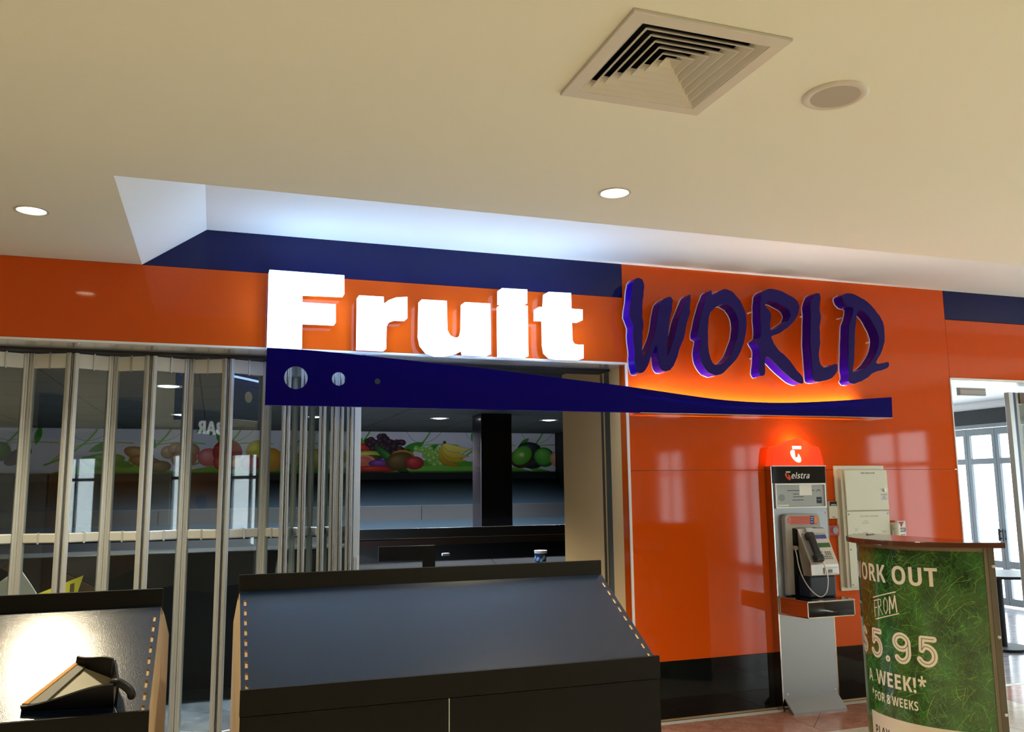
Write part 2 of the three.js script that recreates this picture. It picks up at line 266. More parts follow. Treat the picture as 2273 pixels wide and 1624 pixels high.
{
  const x = 2.014, z = 3.147, t = thing('ceiling_speaker', 'round flush loudspeaker with perforated grille in the ceiling', 'speaker', [x, CEIL, z]);
  part(t, 'rim', new THREE.LatheGeometry([[0.083, -0.006], [0.092, -0.010], [0.104, -0.009], [0.112, -0.004], [0.113, 0]].map((p) => new THREE.Vector2(...p)), 48).translate(x, CEIL, z), M.ventWhite);
  const holes = canvasTex(512, 512, (c) => { c.fillStyle = '#b5aca0'; c.fillRect(0, 0, 512, 512); c.fillStyle = '#8a8178'; for (let i = 0; i < 64; i++) for (let j = 0; j < 64; j++) { c.beginPath(); c.arc(i * 8 + 4 + (j % 2) * 4, j * 8 + 4, 2.2, 0, 7); c.fill(); } });
  part(t, 'grille', new THREE.CylinderGeometry(0.084, 0.084, 0.004, 48).translate(x, CEIL - 0.005, z), std([1, 1, 1], 0.8, 0, { map: holes }));
}

// ================================================================ THE SIGN
const letterGlow = new THREE.MeshStandardMaterial({ color: new THREE.Color(0.9, 0.9, 0.9), roughness: 0.3, emissive: LED, emissiveIntensity: 2.8 });
function lit(name, label, shapes, at) {
  const x0 = Math.min(...shapes[0].map((p) => p[0])), y0 = Math.min(...shapes[0].map((p) => p[1]));
  const g = merge(shapes.map((s) => extrude(shapeOf(s), 0.055, 0.16, 0.004)));
  const o = single('sign_letter', g, letterGlow, label, 'letter', [x0, y0, 0.055], 'lit white letters of the shop sign');
  part(o, 'back_plate', merge(shapes.map((s) => extrude(shapeOf(s), 0.0485, 0.0545))), M.whiteTrim, 'opaque white back plate');
  const l = new THREE.PointLight(LED, 0.38, 0, 2); l.name = 'letter_light'; l.position.set(at[0] - x0, at[1] - y0, 0.06); l.shadow.radius = 2; o.add(l);
}
lit('F', 'lit white block letter F, first of the sign', [[[0.27, 2.94], [0.725, 2.938], [0.728, 2.818], [0.47, 2.813], [0.471, 2.748], [0.675, 2.748], [0.677, 2.631], [0.474, 2.629], [0.475, 2.462], [0.272, 2.464]]], [0.38, 2.75]);
lit('r', 'lit white block letter r beside the F', [[[0.82, 2.815], [0.976, 2.816], [0.978, 2.77], [1.007, 2.795], [1.055, 2.816], [1.129, 2.825], [1.131, 2.685], [1.061, 2.683], [1.018, 2.664], [0.997, 2.624], [0.995, 2.479], [0.821, 2.479]]], [0.9, 2.65]);
lit('u', 'lit white block letter u in the middle of the lit word', [[[1.225, 2.814], [1.391, 2.815], [1.396, 2.62], [1.414, 2.588], [1.444, 2.573], [1.475, 2.576], [1.503, 2.606], [1.512, 2.641], [1.514, 2.814], [1.69, 2.815], [1.691, 2.475], [1.52, 2.474], [1.515, 2.501], [1.469, 2.477], [1.399, 2.459], [1.33, 2.457], [1.274, 2.476], [1.234, 2.523], [1.221, 2.582]]], [1.45, 2.53]);
lit('i', 'lit white block letter i with a square dot', [[[1.768, 2.815], [1.954, 2.816], [1.955, 2.471], [1.768, 2.472]], [[1.773, 2.926], [1.953, 2.928], [1.952, 2.833], [1.772, 2.832]]], [1.86, 2.65]);
lit('t', 'lit white block letter t, last of the lit word', [[[2.107, 2.922], [2.274, 2.925], [2.275, 2.815], [2.358, 2.814], [2.357, 2.739], [2.276, 2.737], [2.278, 2.591], [2.291, 2.571], [2.318, 2.566], [2.359, 2.567], [2.358, 2.473], [2.199, 2.469], [2.139, 2.477], [2.101, 2.511], [2.092, 2.567], [2.092, 2.735], [2.034, 2.734], [2.037, 2.813], [2.098, 2.813]]], [2.19, 2.65]);
const brush = {
  W: [[[2.75, 3.02], [2.766, 3.057], [2.794, 3.069], [2.826, 3.059], [2.839, 3.021], [2.834, 2.96], [2.822, 2.894], [2.819, 2.796], [2.825, 2.742], [2.812, 2.644], [2.814, 2.504], [2.862, 2.571], [2.907, 2.67], [2.936, 2.792], [2.958, 2.886], [2.99, 2.921], [3.027, 2.944], [3.055, 2.944], [3.065, 2.92], [3.056, 2.853], [3.039, 2.786], [3.024, 2.709], [3.013, 2.61], [3.003, 2.507], [3.043, 2.59], [3.073, 2.667], [3.102, 2.768], [3.138, 2.858], [3.16, 2.898], [3.178, 2.938], [3.21, 2.977], [3.215, 2.952], [3.203, 2.873], [3.204, 2.84], [3.172, 2.749], [3.15, 2.66], [3.116, 2.593], [3.088, 2.515], [3.062, 2.46], [3.024, 2.416], [2.987, 2.404], [2.957, 2.411], [2.94, 2.44], [2.931, 2.509], [2.92, 2.593], [2.884, 2.518], [2.845, 2.436], [2.814, 2.392], [2.772, 2.382], [2.755, 2.406], [2.746, 2.47], [2.749, 2.555], [2.737, 2.64], [2.743, 2.716], [2.716, 2.79], [2.729, 2.899]]],
  O: [[[3.389, 3.017], [3.394, 2.98], [3.449, 3.012], [3.508, 3.036], [3.565, 3.02], [3.614, 2.977], [3.662, 2.9], [3.681, 2.822], [3.667, 2.708], [3.632, 2.605], [3.576, 2.513], [3.508, 2.452], [3.455, 2.409], [3.404, 2.389], [3.354, 2.399], [3.306, 2.434], [3.275, 2.507], [3.272, 2.578], [3.287, 2.647], [3.258, 2.665], [3.267, 2.732], [3.301, 2.845], [3.33, 2.925], [3.361, 2.989]], [[3.37, 2.844], [3.349, 2.736], [3.343, 2.625], [3.354, 2.526], [3.377, 2.477], [3.414, 2.466], [3.453, 2.475], [3.526, 2.544], [3.584, 2.659], [3.608, 2.75], [3.6, 2.829], [3.57, 2.883], [3.527, 2.915], [3.489, 2.922], [3.43, 2.9], [3.391, 2.867]]],
  R: [[[3.835, 3.035], [3.89, 3.062], [3.977, 3.058], [4.056, 3.029], [4.122, 2.998], [4.154, 2.959], [4.15, 2.906], [4.111, 2.834], [4.039, 2.772], [3.955, 2.722], [3.889, 2.696], [3.896, 2.673], [3.947, 2.596], [4.011, 2.553], [4.098, 2.453], [4.149, 2.398], [4.15, 2.354], [4.116, 2.355], [4.053, 2.383], [3.939, 2.47], [3.837, 2.546], [3.821, 2.488], [3.812, 2.407], [3.782, 2.397], [3.764, 2.419], [3.78, 2.532], [3.783, 2.6], [3.752, 2.655], [3.794, 2.691], [3.799, 2.828], [3.812, 2.99]], [[3.851, 2.934], [3.867, 2.91], [3.896, 2.88], [3.883, 2.764], [3.896, 2.742], [3.972, 2.78], [4.05, 2.83], [4.073, 2.876], [4.055, 2.912], [3.983, 2.948], [3.904, 2.97], [3.867, 2.961]]],
  L: [[[4.294, 3.04], [4.32, 3.057], [4.348, 3.057], [4.357, 3.024], [4.343, 2.929], [4.348, 2.87], [4.332, 2.787], [4.328, 2.67], [4.309, 2.576], [4.32, 2.501], [4.36, 2.48], [4.432, 2.5], [4.474, 2.51], [4.467, 2.454], [4.424, 2.407], [4.353, 2.381], [4.283, 2.37], [4.249, 2.378], [4.24, 2.435], [4.241, 2.55], [4.239, 2.712], [4.257, 2.865], [4.257, 2.959]]],
  D: [[[4.564, 3.052], [4.626, 3.077], [4.705, 3.062], [4.803, 3.016], [4.891, 2.937], [4.937, 2.867], [4.95, 2.771], [4.931, 2.673], [4.891, 2.6], [4.846, 2.535], [4.895, 2.531], [4.964, 2.545], [4.969, 2.517], [4.925, 2.488], [4.82, 2.461], [4.736, 2.405], [4.662, 2.377], [4.597, 2.363], [4.566, 2.382], [4.58, 2.417], [4.575, 2.493], [4.594, 2.682], [4.613, 2.825], [4.66, 2.959], [4.597, 2.977], [4.568, 3.008]], [[4.706, 2.944], [4.674, 2.829], [4.653, 2.685], [4.633, 2.542], [4.618, 2.454], [4.655, 2.461], [4.728, 2.487], [4.807, 2.555], [4.87, 2.647], [4.887, 2.743], [4.858, 2.814], [4.807, 2.896], [4.738, 2.946]]],
};
const brushWords = { W: 'unlit blue brush-style letter W at the opening corner', O: 'unlit blue brush-style letter O between W and R', R: 'unlit blue brush-style letter R in the middle of its word', L: 'unlit blue brush-style letter L left of the D', D: 'unlit blue brush-style letter D, last of the sign' };
for (const k of 'WORLD') {
  const [o, h] = brush[k], x0 = Math.min(...o.map((p) => p[0])), y0 = Math.min(...o.map((p) => p[1]));
  const rough = (pts) => smooth(pts, 3).map(([x, y]) => [x + (rnd() - 0.5) * 0.0045, y + (rnd() - 0.5) * 0.0045]);
  const sh = () => shapeOf(out, hole);
  const out = rough(o), hole = h ? [rough(h)] : [];
  const t = thing('sign_letter', brushWords[k], 'letter', [x0, y0, 0.05], 'blue brush letters of the shop sign');
  part(t, 'face', extrude(sh(), 0.150, 0.158, 0.0015), M.faceNavy, 'dark navy front face');
  part(t, 'return', extrude(sh(), 0.060, 0.150), M.returnBlue, 'glossy blue letter side');
  part(t, 'back_edge', new THREE.ExtrudeGeometry(sh(), { depth: 0.004, bevelEnabled: true, bevelThickness: 0.001, bevelSize: 0.004, bevelSegments: 1 }).translate(0, 0, 0.053), M.whiteEdge, 'thin pale back edge');
  const sx = o[0][0];
  each(t, 'stud', [new THREE.CylinderGeometry(0.006, 0.006, 0.052, 8).rotateX(Math.PI / 2).translate(k === 'W' ? 2.78 : k === 'O' ? 3.32 : k === 'R' ? 3.80 : k === 'L' ? 4.28 : 4.63, k === 'O' ? 2.80 : 2.9, 0.0265), new THREE.CylinderGeometry(0.006, 0.006, 0.052, 8).rotateX(Math.PI / 2).translate(k === 'W' ? 2.78 : k === 'O' ? 3.64 : k === 'R' ? 3.80 : k === 'L' ? 4.28 : 4.90, k === 'O' ? 2.80 : k === 'D' ? 2.72 : 2.55, 0.0265)], M.alu);
}
{
  const top = [[0.268, 2.453], [0.466, 2.450], [0.683, 2.440], [0.955, 2.423], [1.296, 2.399], [1.702, 2.371], [2.128, 2.333], [2.429, 2.308], [2.657, 2.288], [2.936, 2.259], [3.238, 2.228], [3.423, 2.212], [3.612, 2.203], [3.871, 2.2], [4.138, 2.209], [4.413, 2.226], [4.695, 2.247], [4.958, 2.268]];
  const curve = new THREE.CatmullRomCurve3(top.map((p) => new THREE.Vector3(p[0], p[1], 0))), tp = curve.getPoints(90).map((p) => [p.x, p.y]);
  const yAt = (x) => { for (let i = 1; i < tp.length; i++) if (tp[i][0] >= x) { const [a, b] = [tp[i - 1], tp[i]]; return a[1] + (b[1] - a[1]) * (x - a[0]) / (b[0] - a[0]); } return 2.268; };
  const t = thing('sign_swoosh', 'long dark blue tapering swoosh panel with three round holes under the sign letters', 'sign', [0.267, 2.105, 0]);
  const holes = [circle(0.443, 2.276, 0.070), circle(0.700, 2.277, 0.042), circle(0.940, 2.269, 0.018)];
  part(t, 'panel', extrude(shapeOf([[0.267, 2.108], [4.952, 2.108], ...tp.slice().reverse()], holes), 0.160, 0.172, 0.001, 24), M.signBlue);
  part(t, 'bottom_return', box(JAMB + 0.02, 4.952, 2.104, 2.108, 0.003, 0.172), M.steelSide, 'shiny bottom edge strip');
  part(t, 'bottom_return', box(0.267, JAMB + 0.02, 2.1055, 2.108, 0.140, 0.172), M.returnBlue);
  part(t, 'end_cap', box(4.950, 4.953, 2.108, 2.262, 0.003, 0.160), M.faceNavy);
  const run = (a, b, n, z, dy, r) => tube(Array.from({ length: n + 1 }, (_, i) => { const x = a + (b - a) * i / n; return [x, yAt(x) - dy, z]; }), r, n * 4, 8);
  part(t, 'light_tube', run(JAMB + 0.06, 4.74, 14, 0.045, 0.030, 0.009), glow(new THREE.Color(1, 0.93, 0.8), 58), 'white light tube hidden behind the panel');
  part(t, 'light_tube', run(0.32, JAMB - 0.10, 14, 0.110, 0.045, 0.008), glow(LED, 9), 'white light tube hidden behind the panel');
  for (let i = 0; i < 16; i++) { const x = 2.86 + i * 0.12, l = new THREE.PointLight(new THREE.Color(1, 0.93, 0.8), 0.018, 0, 2); l.name = 'sign_light'; l.position.set(x - 0.267, yAt(x) - 0.018 - 2.105, 0.045); t.add(l); }
  each(t, 'bracket', [box(3.0, 3.02, 2.13, 2.15, 0.001, 0.160), box(4.2, 4.22, 2.13, 2.15, 0.001, 0.160), box(0.30, 0.32, 2.428, 2.446, 0.013, 0.160), box(2.765, 2.785, 2.13, 2.15, 0.001, 0.160)], M.alu);
}

// ================================================================ FOLDING SHUTTER
{
  const t = thing('folding_shutter', 'folding shutter of clear panels in aluminium frames across the shop opening', 'shutter', [-0.3, 0, -0.33]);
  const pts = [[-1.80, -0.28], [-1.57, -0.38], [-1.335, -0.28], [-1.094, -0.38], [-0.846, -0.28], [-0.625, -0.38], [-0.404, -0.28], [-0.181, -0.38], [0.057, -0.28], [0.305, -0.38], [0.425, -0.215], [0.492, -0.42], [0.532, -0.215], [0.605, -0.43], [0.652, -0.215], [0.700, -0.43], [0.727, -0.215], [0.752, -0.43], [0.768, -0.215], [0.80, -0.43], [0.832, -0.215], [0.86, -0.40]];
  for (let i = 0; i + 1 < pts.length; i++) {
    const [x0, z0] = pts[i], [x1, z1] = pts[i + 1], len = Math.hypot(x1 - x0, z1 - z0), a = Math.atan2(z1 - z0, x1 - x0), p = holder(t, 'shutter_panel');
    const local = (g) => g.rotateY(-a).translate(x0, 0, z0), open = i < 10, s = 0.005, w = open ? 0.030 : 0.013;
    part(p, 'stile', local(merge([rbox(s, s + w, 0.02, 2.445, -0.016, 0.016, 0.004), rbox(s + w * 0.2, s + w * 0.5, 0.02, 2.445, 0.016, 0.021, 0.002)])), M.alu);
    part(p, 'stile', local(merge([rbox(len - s - w, len - s, 0.02, 2.445, -0.016, 0.016, 0.004), rbox(len - s - w * 0.5, len - s - w * 0.2, 0.02, 2.445, 0.016, 0.021, 0.002)])), M.alu);
    part(p, 'top_rail', local(box(s + w, len - s - w, 2.352, 2.440, -0.010, 0.010)), M.whiteTrim);
    part(p, 'middle_rail', local(rbox(s + w, len - s - w, 1.305, 1.362, -0.013, 0.013, 0.008)), M.aluPaint);
    part(p, 'bottom_rail', local(box(s + w, len - s - w, 0.03, 0.15, -0.010, 0.010)), M.aluPaint);
    each(p, 'pane', [[1.362, 2.352], [0.15, 1.305]].map(([a, b]) => local(box(s + w, len - s - w, a, b, -0.0015, 0.0015))), M.clearSheet);
    if (open) each(p, 'clip', [local(box(len / 2 - 0.004, len / 2 + 0.004, 2.345, 2.446, 0.010, 0.018)), local(rbox(len / 2 - 0.006, len / 2 + 0.006, 1.300, 1.366, 0.0135, 0.019, 0.002))], M.alu);
  }
  each(t, 'hinge_pin', pts.slice(1, -1).map(([x, z]) => new THREE.CylinderGeometry(0.005, 0.005, 2.42, 8).translate(x, 1.235, z)), M.steelDark);
  part(t, 'lead_stile', rbox(0.868, 0.912, 0.02, 2.445, -0.30, -0.27, 0.003), M.whiteTrim, 'pale flat leading stile');
  part(t, 'pull_handle', merge([rbox(0.876, 0.882, 1.035, 1.165, -0.268, -0.258, 0.002), rbox(0.892, 0.898, 1.035, 1.165, -0.268, -0.258, 0.002), box(0.878, 0.896, 1.03, 1.17, -0.270, -0.266)]), M.whiteTrim);
  part(t, 'head_track', merge([box(-1.9, 2.74, 2.447, 2.462, -0.43, -0.235)]), M.dark);
}

// ================================================================ DISPLAY UNITS
function displayUnit(x0, x1, drop, label) {
  const t = thing('display_unit', label, 'display stand', [(x0 + x1) / 2, 0, 1.2]);
  const Y = (y) => y - drop, rise = Math.hypot(1.88 - 1.305, 0.330), ang = Math.atan2(0.330, 1.88 - 1.305);
  const outline = [[1.884, 0.02], [1.884, Y(0.805)], [1.302, Y(1.140)], [1.02, Y(1.07)], [0.46, Y(0.90)], [0.46, 0.02]];
  part(t, 'side_panel', profileX(outline, x0 + 0.002, x0 + 0.018), M.mdf, 'raw tan fibreboard end panel');
  part(t, 'side_panel', profileX(outline, x1 - 0.018, x1 - 0.002), M.mdf, 'raw tan fibreboard end panel');
  // the sloped deck, with a column of slots near either edge
  const holes = [], n = 9;
  for (const sx of [x0 + 0.026, x1 - 0.026]) for (let k = 0; k < n; k++) { const v = 0.066 + k * 0.0668; holes.push([[sx - 0.0056, v], [sx - 0.0056, v + 0.040], [sx + 0.0056, v + 0.040], [sx + 0.0056, v]]); }
  const d = extrude(shapeOf([[x0 + 0.004, 0], [x1 - 0.004, 0], [x1 - 0.004, rise], [x0 + 0.004, rise]], holes), 0, 0.006);
  const deck = d.rotateX(-Math.PI / 2).scale(1, 1, -1);      // x, thickness, distance down the slope
  const idx = deck.attributes.position; // flipped by the mirror: turn the faces round again
  for (let i = 0; i < idx.count; i += 3) for (const at of [deck.attributes.position, deck.attributes.normal, deck.attributes.uv]) { const q = []; for (let k = 0; k < at.itemSize; k++) { q.push(at.getComponent(i + 1, k)); at.setComponent(i + 1, k, at.getComponent(i + 2, k)); at.setComponent(i + 2, k, q[k]); } }
  deck.rotateX(ang).translate(0, Y(1.145), 1.308);
  part(t, 'deck', deck, [M.deck, M.mdf], 'sloping black deck with slots along both edges');
  each(t, 'slot_liner', [box(x0 + 0.019, x0 + 0.034, -0.006, -0.0005, 0.05, rise - 0.02), box(x1 - 0.034, x1 - 0.019, -0.006, -0.0005, 0.05, rise - 0.02)].map((g) => g.rotateX(ang).translate(0, Y(1.145), 1.308)), M.mdf);
  part(t, 'back_board', rbox(x0, x1, Y(1.110), Y(1.222), 1.286, 1.304, 0.002), M.blackPanel);
  part(t, 'front_lip', rbox(x0, x1, Y(0.748), Y(0.846), 1.884, 1.902, 0.002), M.blackPanel);
  const mid = (x0 + x1) / 2 - 0.076;
  part(t, 'front_panel', box(x0 + 0.002, mid - 0.002, 0.02, Y(0.745), 1.8845, 1.898), M.blackPanel);
  part(t, 'front_panel', box(mid + 0.002, x1 - 0.002, 0.02, Y(0.745), 1.8845, 1.898), M.blackPanel);
  part(t, 'joint_strip', box(mid - 0.002, mid + 0.002, 0.02, Y(0.745), 1.8845, 1.8975), M.whiteTrim, 'thin white joint strip');
  part(t, 'rear_deck', profileX([[1.286, Y(1.138)], [1.02, Y(1.075)], [0.455, Y(0.905)], [0.455, Y(0.885)], [1.02, Y(1.055)], [1.286, Y(1.118)]], x0 + 0.019, x1 - 0.019), M.blackPanel);
  part(t, 'rear_panel', box(x0 + 0.019, x1 - 0.019, 0.02, Y(0.884), 0.455, 0.47), M.blackPanel);
  part(t, 'plinth', box(x0 + 0.03, x1 - 0.03, 0, 0.02, 0.5, 1.86), M.blackPanel);
  return t;
}
displayUnit(0.120, 1.920, 0, 'wide black display unit with empty sloping deck in the middle foreground');
displayUnit(-2.0, -0.198, 0.044, 'black display unit at the left edge with a dustpan on its deck');
{ // dustpan lying on the left deck
  const up = new THREE.Vector3(0, Math.cos(0.5211), Math.sin(0.5211)), down = new THREE.Vector3(0, -Math.sin(0.5211), Math.cos(0.5211)), right = new THREE.Vector3(1, 0, 0);
  const origin = new THREE.Vector3(0, 1.153 - 0.044, 1.308);
  const P = (x, s, h) => origin.clone().addScaledVector(right, x).addScaledVector(down, s).addScaledVector(up, h);
  const basis = new THREE.Matrix4().makeBasis(right, down.clone().negate(), up).setPosition(origin); // local x right, y up the slope, z off the deck
  const L = (g) => g.applyMatrix4(basis);
  const A = [-0.634, 0.568], B = [-0.490, 0.362], C2 = [-0.352, 0.455], D2 = [-0.325, 0.592];
  const t = thing('dustpan', 'black dustpan with grey scoop and tan lip on the left display deck', 'dustpan', P(-0.46, 0.5, 0).toArray());
  const quad = (a, b, c, d, h) => shapeOf([[a[0], -a[1]], [b[0], -b[1]], [c[0], -c[1]], [d[0], -d[1]]]);
  const mixp = (p, q, k) => [p[0] + (q[0] - p[0]) * k, p[1] + (q[1] - p[1]) * k];
  part(t, 'scoop_floor', L(metric(extrude(quad(A, B, C2, D2), 0.004, 0.010))), std([0.27, 0.25, 0.17], 0.5, 0, { specularIntensity: 0.5 }), 'grey scoop floor');
  const A2 = mixp(A, D2, 0.07), B2 = mixp(B, C2, 0.09), A3 = mixp(A, D2, 0.24), B3 = mixp(B, C2, 0.30);
  part(t, 'front_lip', L(metric(extrude(quad(A, B, B2, A2), 0.010, 0.020, 0.003))), std([0.58, 0.30, 0.09], 0.6, 0, { specularIntensity: 0.3 }), 'tan front lip');
  part(t, 'ramp', L(metric(extrude(quad(A2, B2, B3, A3), 0.010, 0.018, 0.003))), std([0.09, 0.086, 0.06], 0.5, 0, { specularIntensity: 0.5 }));
  // side and back walls with a rising, rounded rim
  const wall = (p, q, h0, h1, th, curve) => {
    const n = 14, pos = [], a = new THREE.Vector2(q[0] - p[0], q[1] - p[1]), nrm = new THREE.Vector2(-a.y, a.x).normalize().multiplyScalar(th);
    const row = (k) => { const f = k / n, h = h0 + (h1 - h0) * (curve ? f * f * (3 - 2 * f) : f), x = p[0] + a.x * f, s = p[1] + a.y * f; return [P(x, s, 0.002), P(x + nrm.x * 1.2, s + nrm.y * 1.2, h), P(x + nrm.x * 2, s + nrm.y * 2, h * 0.98), P(x + nrm.x, s + nrm.y, 0.002)]; };
    for (let k = 0; k < n; k++) { const r0 = row(k), r1 = row(k + 1); for (let j = 0; j < 4; j++) { const b = (j + 1) % 4; pos.push(r0[j], r1[j], r1[b], r0[j], r1[b], r0[b]); } }
    for (const [r, f] of [[row(0), 0], [row(n), 1]]) f ? pos.push(r[0], r[1], r[2], r[0], r[2], r[3]) : pos.push(r[2], r[1], r[0], r[3], r[2], r[0]);
    const g = new THREE.BufferGeometry().setFromPoints(pos); g.setAttribute('uv', new THREE.BufferAttribute(new Float32Array(pos.length * 2), 2)); g.computeVertexNormals(); return g;
  };
  const pan = std([0.006, 0.006, 0.007], 0.42, 0, { specularIntensity: 0.6 });
  part(t, 'side_wall', wall(B, C2, 0.040, 0.092, -0.009, true), pan);
  part(t, 'side_wall', wall(A, D2, 0.024, 0.112, 0.009, true), pan);
  part(t, 'back_wall', wall(C2, D2, 0.092, 0.112, -0.010, false), pan);
  const mc = mixp(C2, D2, 0.86), dir = [0.82, 0.9];
  part(t, 'handle', merge([tube([[-0.004, 0.088], [0.02, 0.094], [0.05, 0.084], [0.075, 0.062], [0.078, 0.046]].map(([k, h]) => P(mc[0] + dir[0] * k, mc[1] + dir[1] * k * 0.4, h).toArray()), 0.015, 30, 12), new THREE.SphereGeometry(0.0152, 12, 8).translate(...P(mc[0] + dir[0] * 0.078, mc[1] + dir[1] * 0.078 * 0.4, 0.046).toArray())]), pan);
}

// ================================================================ THE SHOP INSIDE
{ // printed fruit frieze
  const W = 2048, H = 160, X0 = -3.3, X1 = 5.69, Y0 = 1.868, Y1 = 2.547, sx = W / (X1 - X0), sy = H / (Y1 - Y0);
  const tex = canvasTex(W, H, (c) => {
    c.fillStyle = '#d9d2dc'; c.fillRect(0, 0, W, H);
    const X = (x) => (x - X0) * sx, Yp = (y) => (Y1 - y) * sy;
    const vine = (pts, w, col) => { c.strokeStyle = col; c.lineWidth = w; c.beginPath(); c.moveTo(X(pts[0][0]), Yp(pts[0][1])); c.bezierCurveTo(...pts.slice(1).flatMap(([x, y]) => [X(x), Yp(y)])); c.stroke(); };
    for (let k = 0; k < 9; k++) { const x = X0 + k * 1.02; vine([[x, 2.05], [x + 0.3, 2.4], [x + 0.7, 2.35], [x + 1.1, 2.33]], 4, '#7fb83f'); vine([[x + 0.2, 2.55], [x + 0.3, 2.3], [x + 0.6, 2.3], [x + 0.8, 2.56]], 2, '#8a9a78'); vine([[x - 0.1, 2.0], [x + 0.2, 2.1], [x + 0.5, 2.35], [x + 0.6, 2.56]], 6, '#5fa832'); }
    const swell = (x0, x1, h, col) => { c.fillStyle = col; c.beginPath(); c.moveTo(X(x0), H); c.bezierCurveTo(X(x0 + (x1 - x0) * 0.3), Yp(Y0 + h), X(x0 + (x1 - x0) * 0.7), Yp(Y0 + h), X(x1), H); c.fill(); };
    swell(-3.6, -2.0, 0.02, '#6fb43a'); swell(-2.3, -0.5, 0.22, '#77b93c'); swell(-0.6, 2.0, 0.22, '#5aa62e'); swell(1.6, 5.3, 0.28, '#57a22c'); swell(2.6, 4.8, 0.16, '#79c043');
    c.fillStyle = '#63ad35'; c.beginPath(); c.moveTo(X(5.1), Yp(2.0)); c.lineTo(X(5.69), Yp(1.86)); c.lineTo(X(5.3), Yp(1.86)); c.fill();
    const leaf = (x, y, l, a, col) => { c.save(); c.translate(X(x), Yp(y)); c.rotate(a); c.fillStyle = col; c.beginPath(); c.moveTo(0, 0); c.quadraticCurveTo(l * sx * 0.5, -l * sx * 0.32, l * sx, 0); c.quadraticCurveTo(l * sx * 0.5, l * sx * 0.32, 0, 0); c.fill(); c.restore(); };
    for (const [x, y, l, a] of [[-2.5, 2.3, 0.3, -1.4], [-1.8, 2.2, 0.4, -0.4], [-1.5, 2.05, 0.35, 0.2], [-0.95, 2.45, 0.22, 1.2], [-0.3, 2.5, 0.42, -0.6], [-0.1, 2.45, 0.3, -1.2], [0.0, 2.5, 0.2, 1.2], [2.27, 2.45, 0.2, 1.9], [2.55, 2.52, 0.2, 1.5], [2.9, 2.2, 0.45, -0.4], [3.3, 2.2, 0.3, -0.5], [4.15, 2.55, 0.2, 1.4], [5.0, 2.3, 0.26, -0.7]]) leaf(x, y, l, a, '#3f8f2c');
    const orb = (x, y, rx, ry, hi, lo, rot = 0) => { c.save(); c.translate(X(x), Yp(y)); c.rotate(rot); c.scale(rx * sx, ry * sy); const g = c.createRadialGradient(-0.3, -0.35, 0.05, 0, 0, 1); g.addColorStop(0, hi); g.addColorStop(1, lo); c.fillStyle = g; c.beginPath(); c.arc(0, 0, 1, 0, 7); c.fill(); c.restore(); };
    orb(-2.72, 2.13, 0.20, 0.10, '#4a3a5a', '#150f1c', -0.6); orb(-2.95, 2.2, 0.14, 0.14, '#65a443', '#2a5a1c');
    orb(-1.55, 2.1, 0.26, 0.08, '#a5d36a', '#4d8d30'); orb(-1.7, 2.03, 0.2, 0.08, '#b6dd84', '#569a35', 0.4);
    orb(-1.1, 2.17, 0.22, 0.10, '#d0a777', '#80582f', 0.3); orb(-1.0, 2.05, 0.24, 0.09, '#c39a63', '#6f4c28', 0.2); orb(-0.8, 1.98, 0.16, 0.09, '#a98246', '#5d3f1f');
    for (let k = 0; k < 9; k++) orb(-0.52 + (rnd() - 0.5) * 0.36, 2.17 + (rnd() - 0.5) * 0.16, 0.11, 0.10, '#dcae8b', '#9a6a4b');
    orb(-0.48, 2.1, 0.17, 0.14, '#e0b18d', '#a5714f');
    orb(-0.1, 2.12, 0.17, 0.14, '#f0a2a0', '#c84a52'); orb(0.17, 2.2, 0.22, 0.2, '#e8413a', '#8d1418'); orb(0.15, 2.04, 0.19, 0.14, '#e2564a', '#96201c'); orb(0.10, 2.05, 0.10, 0.08, '#e9886c', '#b93a2c');
    orb(0.62, 2.22, 0.17, 0.17, '#f0dc3c', '#b39a10'); orb(0.35, 2.03, 0.12, 0.08, '#f1b13c', '#bf7a14'); orb(0.52, 2.03, 0.15, 0.13, '#e04a4c', '#8f1322'); orb(0.84, 2.08, 0.17, 0.19, '#f7b842', '#c77c10'); orb(0.72, 2.3, 0.06, 0.09, '#d44040', '#8f1f20');
    orb(1.5, 2.1, 0.3, 0.16, '#e4d77f', '#9b9440'); orb(1.85, 2.12, 0.2, 0.12, '#e2c65c', '#a58b22');
    orb(2.42, 2.28, 0.17, 0.15, '#f6a33a', '#c06a10'); orb(2.3, 2.27, 0.12, 0.08, '#ee4a36', '#9d1712');
    for (let k = 0; k < 46; k++) orb(2.70 + (rnd() - 0.5) * 0.40 + (k / 46 - 0.5) * 0.35, 2.33 + (rnd() - 0.5) * 0.22 - (k / 46 - 0.4) * 0.14, 0.06, 0.05, '#6a4658', '#1b0c14');
    orb(2.38, 2.16, 0.25, 0.07, '#e8e06a', '#9aa02a'); orb(2.44, 2.12, 0.2, 0.04, '#6b5a2c', '#3b2f14'); orb(2.32, 2.05, 0.18, 0.11, '#f6d0b0', '#e58a6a'); orb(2.30, 2.05, 0.14, 0.085, '#ee8468', '#d8664e');
    orb(2.58, 2.02, 0.2, 0.07, '#a55fc0', '#54226e'); orb(2.5, 1.93, 0.36, 0.055, '#f2503c', '#a8160f'); orb(2.78, 2.06, 0.40, 0.075, '#4f9a3d', '#184e1c', 0.72);
    orb(2.95, 2.13, 0.2, 0.12, '#f0b44c', '#c07d18'); orb(2.90, 2.06, 0.24, 0.15, '#94723c', '#4e381a', -0.2); orb(3.15, 2.03, 0.16, 0.11, '#ee5b52', '#9b1a20');
    for (let k = 0; k < 90; k++) { const v = rnd(), w = (1 - v) * 0.42 + 0.12; orb(3.42 + (rnd() - 0.5) * w + v * 0.12, 2.28 - v * 0.28, 0.05, 0.04, '#c8e88a', '#7cae3c'); }
